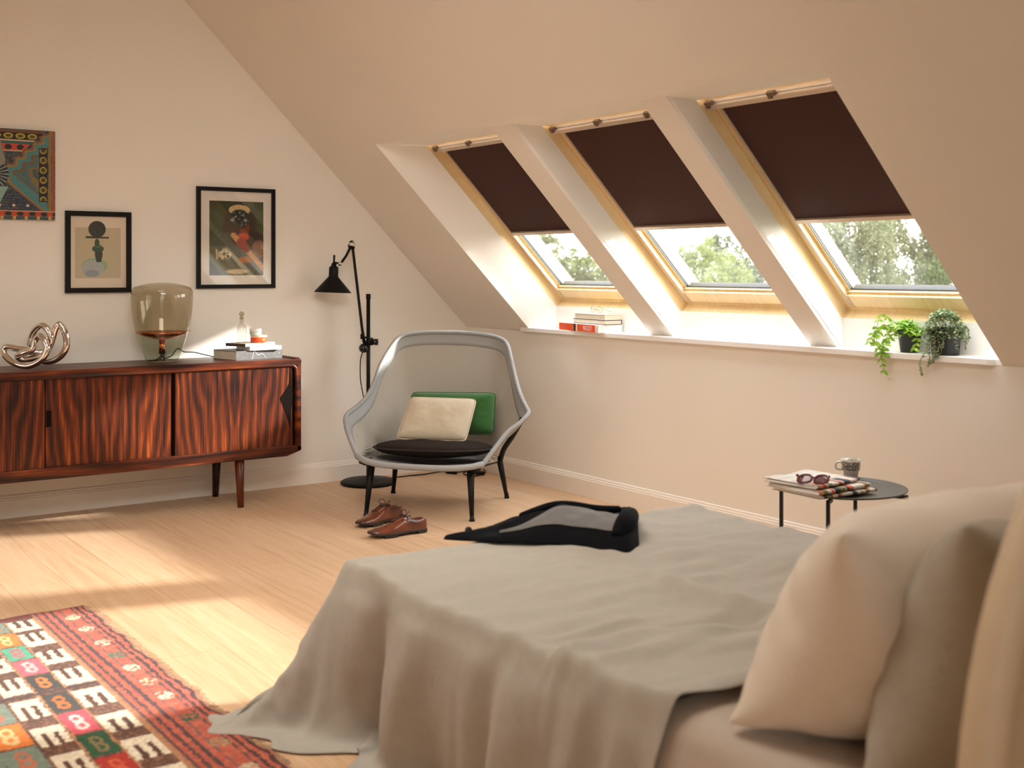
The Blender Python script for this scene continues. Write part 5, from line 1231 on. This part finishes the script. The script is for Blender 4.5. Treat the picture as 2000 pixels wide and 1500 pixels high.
b3, M3_, c3_ = book('book', 'cream-covered book under the eyeglasses, topmost on the window sill', (.015, -1.112), AB2, .315, .112, zs+.069, .030, plain('cover_cream', (.80, .70, .50), .6), 'books on the window sill', M_paper, spine='back')
M_wire = plain('glasses_wire', (.30, .22, .20), .3, .6)
gz = zs+.0995; gc = M3_ @ Vector((.15, .05, .031)); gx = Vector((AB2[0], AB2[1], 0)).normalized(); gy = Vector((-gx.y, gx.x, 0))
eg = thing('eyeglasses', 'thin wire eyeglasses lying on the topmost sill book', 'glasses', tuple(gc))
def GP(p): v = gc+gx*p[0]+gy*p[1]; return (v.x, v.y, gc.z+.0012+p[2])
for s_ in (-1, 1):
    lp = [GP((s_*.034+.026*math.cos(a), .004*math.cos(a)*s_, .020+.018*math.sin(a))) for a in np.linspace(0, 2*PI, 24, endpoint=False)]
    obj('lens_rim', tube('r', lp, .0011, 6, closed=True), M_wire, eg); obj('lens', mesh('l', lp, [tuple(range(24))]), M_clear, eg)
    obj('temple', tube('t', [GP(p) for p in catmull([(s_*.060, 0, .028), (s_*.062, .02, .022), (s_*.050, .07, .008), (s_*.045, .085, .001)], 4)], .0013, 6), M_wire, eg)
obj('bridge', tube('b', [GP((-.008, 0, .024)), GP((0, .001, .027)), GP((.008, 0, .024))], .0011, 6), M_wire, eg)

# ------------------------------------------------------------------ plants on the sill
def leafmat(name, c, c2, tr=.45):
    m, nt, b, out = new_mat(name); v = coords(nt); col = ramp(nt, [(.35, c), (.65, c2)], noise_tex(nt, v, 40, 2))
    nt.links.new(col, b.inputs['Base Color']); setin(b, Roughness=.5); t = N(nt, 'ShaderNodeBsdfTranslucent'); nt.links.new(col, t.inputs['Color'])
    mx = N(nt, 'ShaderNodeMixShader'); mx.inputs[0].default_value = tr; nt.links.new(b.outputs[0], mx.inputs[1]); nt.links.new(t.outputs[0], mx.inputs[2]); nt.links.new(mx.outputs[0], out.inputs['Surface']); return m
M_leaf1 = leafmat('leaf_bright', (.16, .36, .03), (.42, .62, .06), .5); M_leaf2 = leafmat('leaf_small', (.07, .12, .035), (.34, .40, .20), .35)
M_stem = plain('plant_stem', (.12, .16, .04), .7); M_stemb = plain('stem_brown', (.10, .06, .03), .7); M_pot = plain('pot_black', (.012, .013, .014), .5)
M_soil = plain('potting_soil', (.03, .02, .012), .95)
def leaf_geo(v, f, p, d, up, L, W, fold=.25, curl=.25):
    """pointed leaf from p along d"""
    d = np.array(d, float); d /= np.linalg.norm(d)+1e-9; up = np.array(up, float); s = np.cross(d, up); s /= np.linalg.norm(s)+1e-9; n = np.cross(s, d); k = len(v)
    st = [(0, .03), (.18, .36), (.42, .50), (.70, .34), (1.0, .0)]
    for (t, w) in st:
        c = p+d*L*t-n*curl*L*t*t
        v += [tuple(c-s*w*W+n*fold*w*W), tuple(c), tuple(c+s*w*W+n*fold*w*W)]
    for i in range(4):
        for q in (0, 1): a = k+i*3+q; f.append((a, a+1, a+4, a+3))
def pot(t, c, r0, r1, h):
    obj('pot', lathe('p', [(0, 0), (r0, 0), (r0+.001, .002), (r1-.003, h-.016), (r1, h-.015), (r1, h), (r1-.004, h), (r1-.006, h-.014), (0, h-.014)], c, 36), M_pot, t)
    obj('soil', lathe('s', [(0, h-.012), (r1-.007, h-.013)], c, 24, closed_ends=False), M_soil, t)
rl = random.Random(11)
def keep(p, x_wall=.098, yr=-3.60, yl=-9):   # foliage stays on the room side of the lower reveal
    p[0] = min(p[0], x_wall-.004 if p[2] < 1.02 else x_wall+.03); p[1] = max(p[1], yr) if p[0] > -.02 else p[1]; return p
P1 = (.047, -3.322, ZSILL+.0005)
pa = thing('potted_plant', 'bright green trailing leafy plant in a black pot, left of the small-leaved plant', 'plant', P1, 0, 'potted plants on the window sill')
pot(pa, P1, .036, .050, .092)
v, f = [], []; stems = []
for k in range(34):
    a = rl.uniform(0, 2*PI); L = rl.uniform(.05, .11); el = rl.uniform(.5, 1.45); base = np.array([P1[0], P1[1], P1[2]+.078])
    dirv = np.array([math.cos(a)*math.cos(el)*.8-.12, math.sin(a)*math.cos(el)*1.15, math.sin(el)]); pts = []
    for i in range(7): t = i/6; pts.append(keep(base+dirv*L*t+np.array([0, 0, -.045])*t*t*rl.uniform(.5, 1.3)))
    stems.append(tube('s', pts, .0011, 5))
    for i in range(2, 7):
        for s_ in (-1, 1):
            if rl.random() < .80:
                an = a+s_*rl.uniform(.5, 1.6); leaf_geo(v, f, pts[i], (math.cos(an)-.2, math.sin(an), rl.uniform(-.4, .5)), (rl.uniform(-.3, .3), rl.uniform(-.3, .3), 1), rl.uniform(.024, .042), rl.uniform(.013, .021))
trails = [[(1752, 640), (1725, 640), (1712, 655), (1716, 680), (1722, 700), (1727, 724)], [(1750, 630), (1722, 615), (1712, 640), (1708, 668)], [(1755, 640), (1735, 652), (1730, 672), (1728, 690)], [(1788, 640), (1792, 662), (1786, 680)], [(1745, 632), (1720, 640), (1706, 652), (1698, 668)], [(1752, 645), (1738, 660), (1722, 676), (1726, 694)]]
def onx(px, py, x):
    r = cF+cR*(px-1000)/2290.69+np.array([0, 0, 1.])*(528.06-py)/2290.69; return CAMP+r*((x-CAMP[0])/r[0])
for tr_ in trails:
    n_ = len(tr_); pts = catmull([onx(p[0], p[1], (-.005 if i < 2 else -.032)) for i, p in enumerate(tr_)], 4); stems.append(tube('s', pts, .0011, 5))
    for i in range(2, len(pts), 2):
        for s_ in (-1, 1): leaf_geo(v, f, pts[i], (-.3, s_*1.0, rl.uniform(-1.0, -.1)), (-1, 0, rl.uniform(0, .8)), rl.uniform(.022, .036), rl.uniform(.011, .018))
v = np.array(v); 
obj('stems', merge('s', *stems), M_stem, pa); obj('foliage', mesh('f', [tuple(keep(np.array(q))) for q in v], f, True), M_leaf1, pa)
P2 = (.042, -3.495, ZSILL+.0005)
pb = thing('potted_plant', 'small-leaved dark green trailing plant in a larger black pot, nearest the sill end', 'plant', P2, 0, 'potted plants on the window sill')
pot(pb, P2, .052, .064, .110)
v, f = [], []; stems = []
for k in range(1500):
    a = rl.uniform(0, 2*PI); r = .088*math.sqrt(rl.random()); z = P2[2]+.112+.062*(1-(r/.09)**2)+rl.uniform(-.020, .012)-rl.random()*.05*(r > .06)
    p = keep(np.array([P2[0]+r*math.cos(a)*.82-.010, P2[1]+r*math.sin(a), z]), yr=-3.63)
    leaf_geo(v, f, p, (rl.uniform(-1, 1), rl.uniform(-1, 1), rl.uniform(-.5, .8)), (rl.uniform(-.5, .5), rl.uniform(-.5, .5), 1), rl.uniform(.009, .015), rl.uniform(.007, .011))
tr2 = [[(1815, 645), (1812, 670), (1805, 688), (1797, 710), (1800, 731)], [(1818, 640), (1816, 668), (1815, 700), (1815, 715)], [(1824, 642), (1826, 670), (1823, 695), (1821, 709)], [(1830, 640), (1834, 668), (1833, 700)], [(1812, 640), (1810, 660), (1812, 690)], [(1876, 640), (1886, 655), (1885, 680)], [(1878, 636), (1890, 640), (1893, 665)], [(1820, 645), (1819, 664), (1827, 690), (1829, 698)], [(1842, 645), (1842, 665), (1838, 690)], [(1868, 640), (1866, 660), (1872, 685)]]
for ti, tr_ in enumerate(tr2):
    pts = catmull([onx(p[0], p[1], (-.005 if i == 0 else -.034) if ti not in (5, 6) else .04) for i, p in enumerate(tr_)], 7); stems.append(tube('s', pts, .0007, 4))
    for i in range(1, len(pts), 1 if ti < 9 else 2):
        for q in range(2): leaf_geo(v, f, pts[i], (rl.uniform(-1, .2), rl.uniform(-1, 1), rl.uniform(-1, .3)), (-1, 0, .5), rl.uniform(.007, .012), rl.uniform(.005, .008))
for k in range(16):
    a = rl.uniform(0, 2*PI); pts = [keep(np.array([P2[0]+.02*math.cos(a), P2[1]+.02*math.sin(a), P2[2]+.095])), keep(np.array([P2[0]+.05*math.cos(a), P2[1]+.05*math.sin(a), P2[2]+.14]))]; stems.append(tube('s', pts, .0008, 4))
obj('stems', merge('s', *stems), M_stemb, pb); obj('foliage', mesh('f', v, f, True), M_leaf2, pb)

# ------------------------------------------------------------------ outside: ground and trees
struct('ground', boxes('g', [(3, 260, -160, 260, -3.4, -3.2)]), plain('meadow', (.10, .13, .05), .95, vs=.3, var=.3))
def tleaf(name, c, c2): return leafmat(name, c, c2, .45)
def tree(label, px, pz, dist, blobs, nleaf, ls, mat, seed, hang=0.0, group=None, gz=-3.2, th=.10, cat='tree'):
    """blobs: (pixel x, pixel y, radius m, depth offset) lumps of the crown around a trunk standing at distance dist"""
    r = np.random.RandomState(seed); c0 = onD(px, pz, dist); base = (c0[0], c0[1], gz)
    t = thing('tree', label, cat, base, 0, group); v = []; f = []
    w = np.array([b[2]**2 for b in blobs]); w = w/w.sum(); cnt = (w*nleaf).astype(int); P_ = []
    for b_, n in zip(blobs, cnt):
        c = onD(b_[0], b_[1], dist+b_[3]); sub = r.randn(max(6, n//60), 3); sub /= np.linalg.norm(sub, axis=1)[:, None]; sub *= (r.rand(len(sub), 1)**.33)*b_[2]
        i = r.randint(len(sub), size=n); q = c+sub[i]+r.randn(n, 3)*b_[2]*.13; q[:, 2] -= hang*r.rand(n)**2*b_[2]; P_.append(q)
    P_ = np.concatenate(P_); n = len(P_); d = r.randn(n, 3); d[:, 2] -= hang; d /= np.linalg.norm(d, axis=1)[:, None]; s = np.cross(d, r.randn(n, 3)); s /= np.linalg.norm(s, axis=1)[:, None]; L = ls*(.6+.8*r.rand(n, 1))
    V = np.stack([P_, P_+d*L*.5+s*L*.30, P_+d*L, P_+d*L*.5-s*L*.30], 1).reshape(-1, 3); F = np.arange(n*4).reshape(-1, 4)
    me = bpy.data.meshes.new('foliage'); me.vertices.add(n*4); me.vertices.foreach_set('co', V.ravel().astype(np.float32)); me.loops.add(n*4); me.loops.foreach_set('vertex_index', F.ravel().astype(np.int32)); me.polygons.add(n); me.polygons.foreach_set('loop_start', np.arange(0, n*4, 4, dtype=np.int32)); me.polygons.foreach_set('loop_total', np.full(n, 4, dtype=np.int32)); me.update()
    obj('foliage', me, mat, t)
    lim = []
    trunk = catmull([(c0[0], c0[1], gz), (c0[0]+.1, c0[1], (gz+c0[2])/2), tuple(c0)], 5); lim.append(tube('t', trunk, list(np.linspace(th, th*.5, len(trunk))), 8))
    for b_ in blobs:
        c = onD(b_[0], b_[1], dist+b_[3]); (len(blobs) < 20 or len(lim) < 14) and lim.append(tube('b', catmull([tuple(c0+(np.array([0, 0, -b_[2]*.6]))), tuple((c0+c)/2+np.array([0, 0, .05*b_[2]])), tuple(c)], 4), list(np.linspace(th*.4, th*.10, 9)), 6))
    obj('trunk', merge('t', *lim), M_bark, t)
M_bark = plain('tree_bark', (.16, .13, .10), .9, var=.3)
ML1 = tleaf('foliage_mixed', (.07, .085, .033), (.20, .215, .065)); ML2 = tleaf('foliage_willow', (.16, .19, .07), (.25, .28, .11)); ML3 = tleaf('foliage_dark', (.07, .085, .05), (.125, .14, .08)); ML4 = tleaf('foliage_birch', (.10, .11, .06), (.20, .21, .10))
tree('leafy mixed-green tree seen through the farthest roof window', 1130, 560, 26, [(1052, 462, .28, 0), (1075, 480, .28, .3), (1045, 500, .4, 0), (1090, 512, .42, -.3), (1125, 520, .45, .2), (1160, 540, .5, 0), (1190, 560, .5, .2), (1200, 590, .6, 0), (1110, 570, .6, 0), (1150, 590, .7, 0), (1060, 550, .6, .3), (1178, 505, .20, .5)], 26000, .060, ML1, 1, th=.12)
tree('pale yellow-green willow filling the middle roof window', 1370, 560, 45, [(1310, 520, .8, 0), (1345, 505, .75, 0), (1375, 500, .7, 0), (1405, 520, .7, .4), (1435, 545, .7, 0), (1330, 560, 1.0, 0), (1380, 565, 1.1, -.5), (1430, 580, .9, 0), (1300, 590, 1.0, 0), (1360, 600, 1.2, 0), (1282, 545, .8, .2), (1265, 580, 1.0, 0), (1300, 500, .55, 0)], 44000, .080, ML2, 2, th=.16)
tree('dark green tree rising behind the pale willow', 1410, 540, 62, [(1392, 470, .50, 0), (1405, 485, .8, 0), (1430, 510, 1.0, 0), (1455, 545, 1.2, 0), (1485, 575, 1.3, 0), (1475, 520, .6, 0), (1440, 570, 1.5, 0)], 22000, .11, ML3, 3, th=.20)
bb_ = []
r_ = random.Random(8)
for k in range(62): bb_.append((r_.uniform(1600, 1740), r_.uniform(360, 610), r_.uniform(.24, .40), r_.uniform(-.6, .6)))
tree('slender birch at the left of the nearest roof window', 1665, 520, 27, bb_, 48000, .055, ML4, 4, hang=1.4, group='birches beyond the nearest roof window', th=.09)
bb_ = []
for k in range(74): bb_.append((r_.uniform(1725, 1900), r_.uniform(360, 615), r_.uniform(.24, .40), r_.uniform(-.6, .6)))
tree('broad birch at the right of the nearest roof window', 1815, 520, 29, bb_, 54000, .055, ML4, 5, hang=1.4, group='birches beyond the nearest roof window', th=.09)
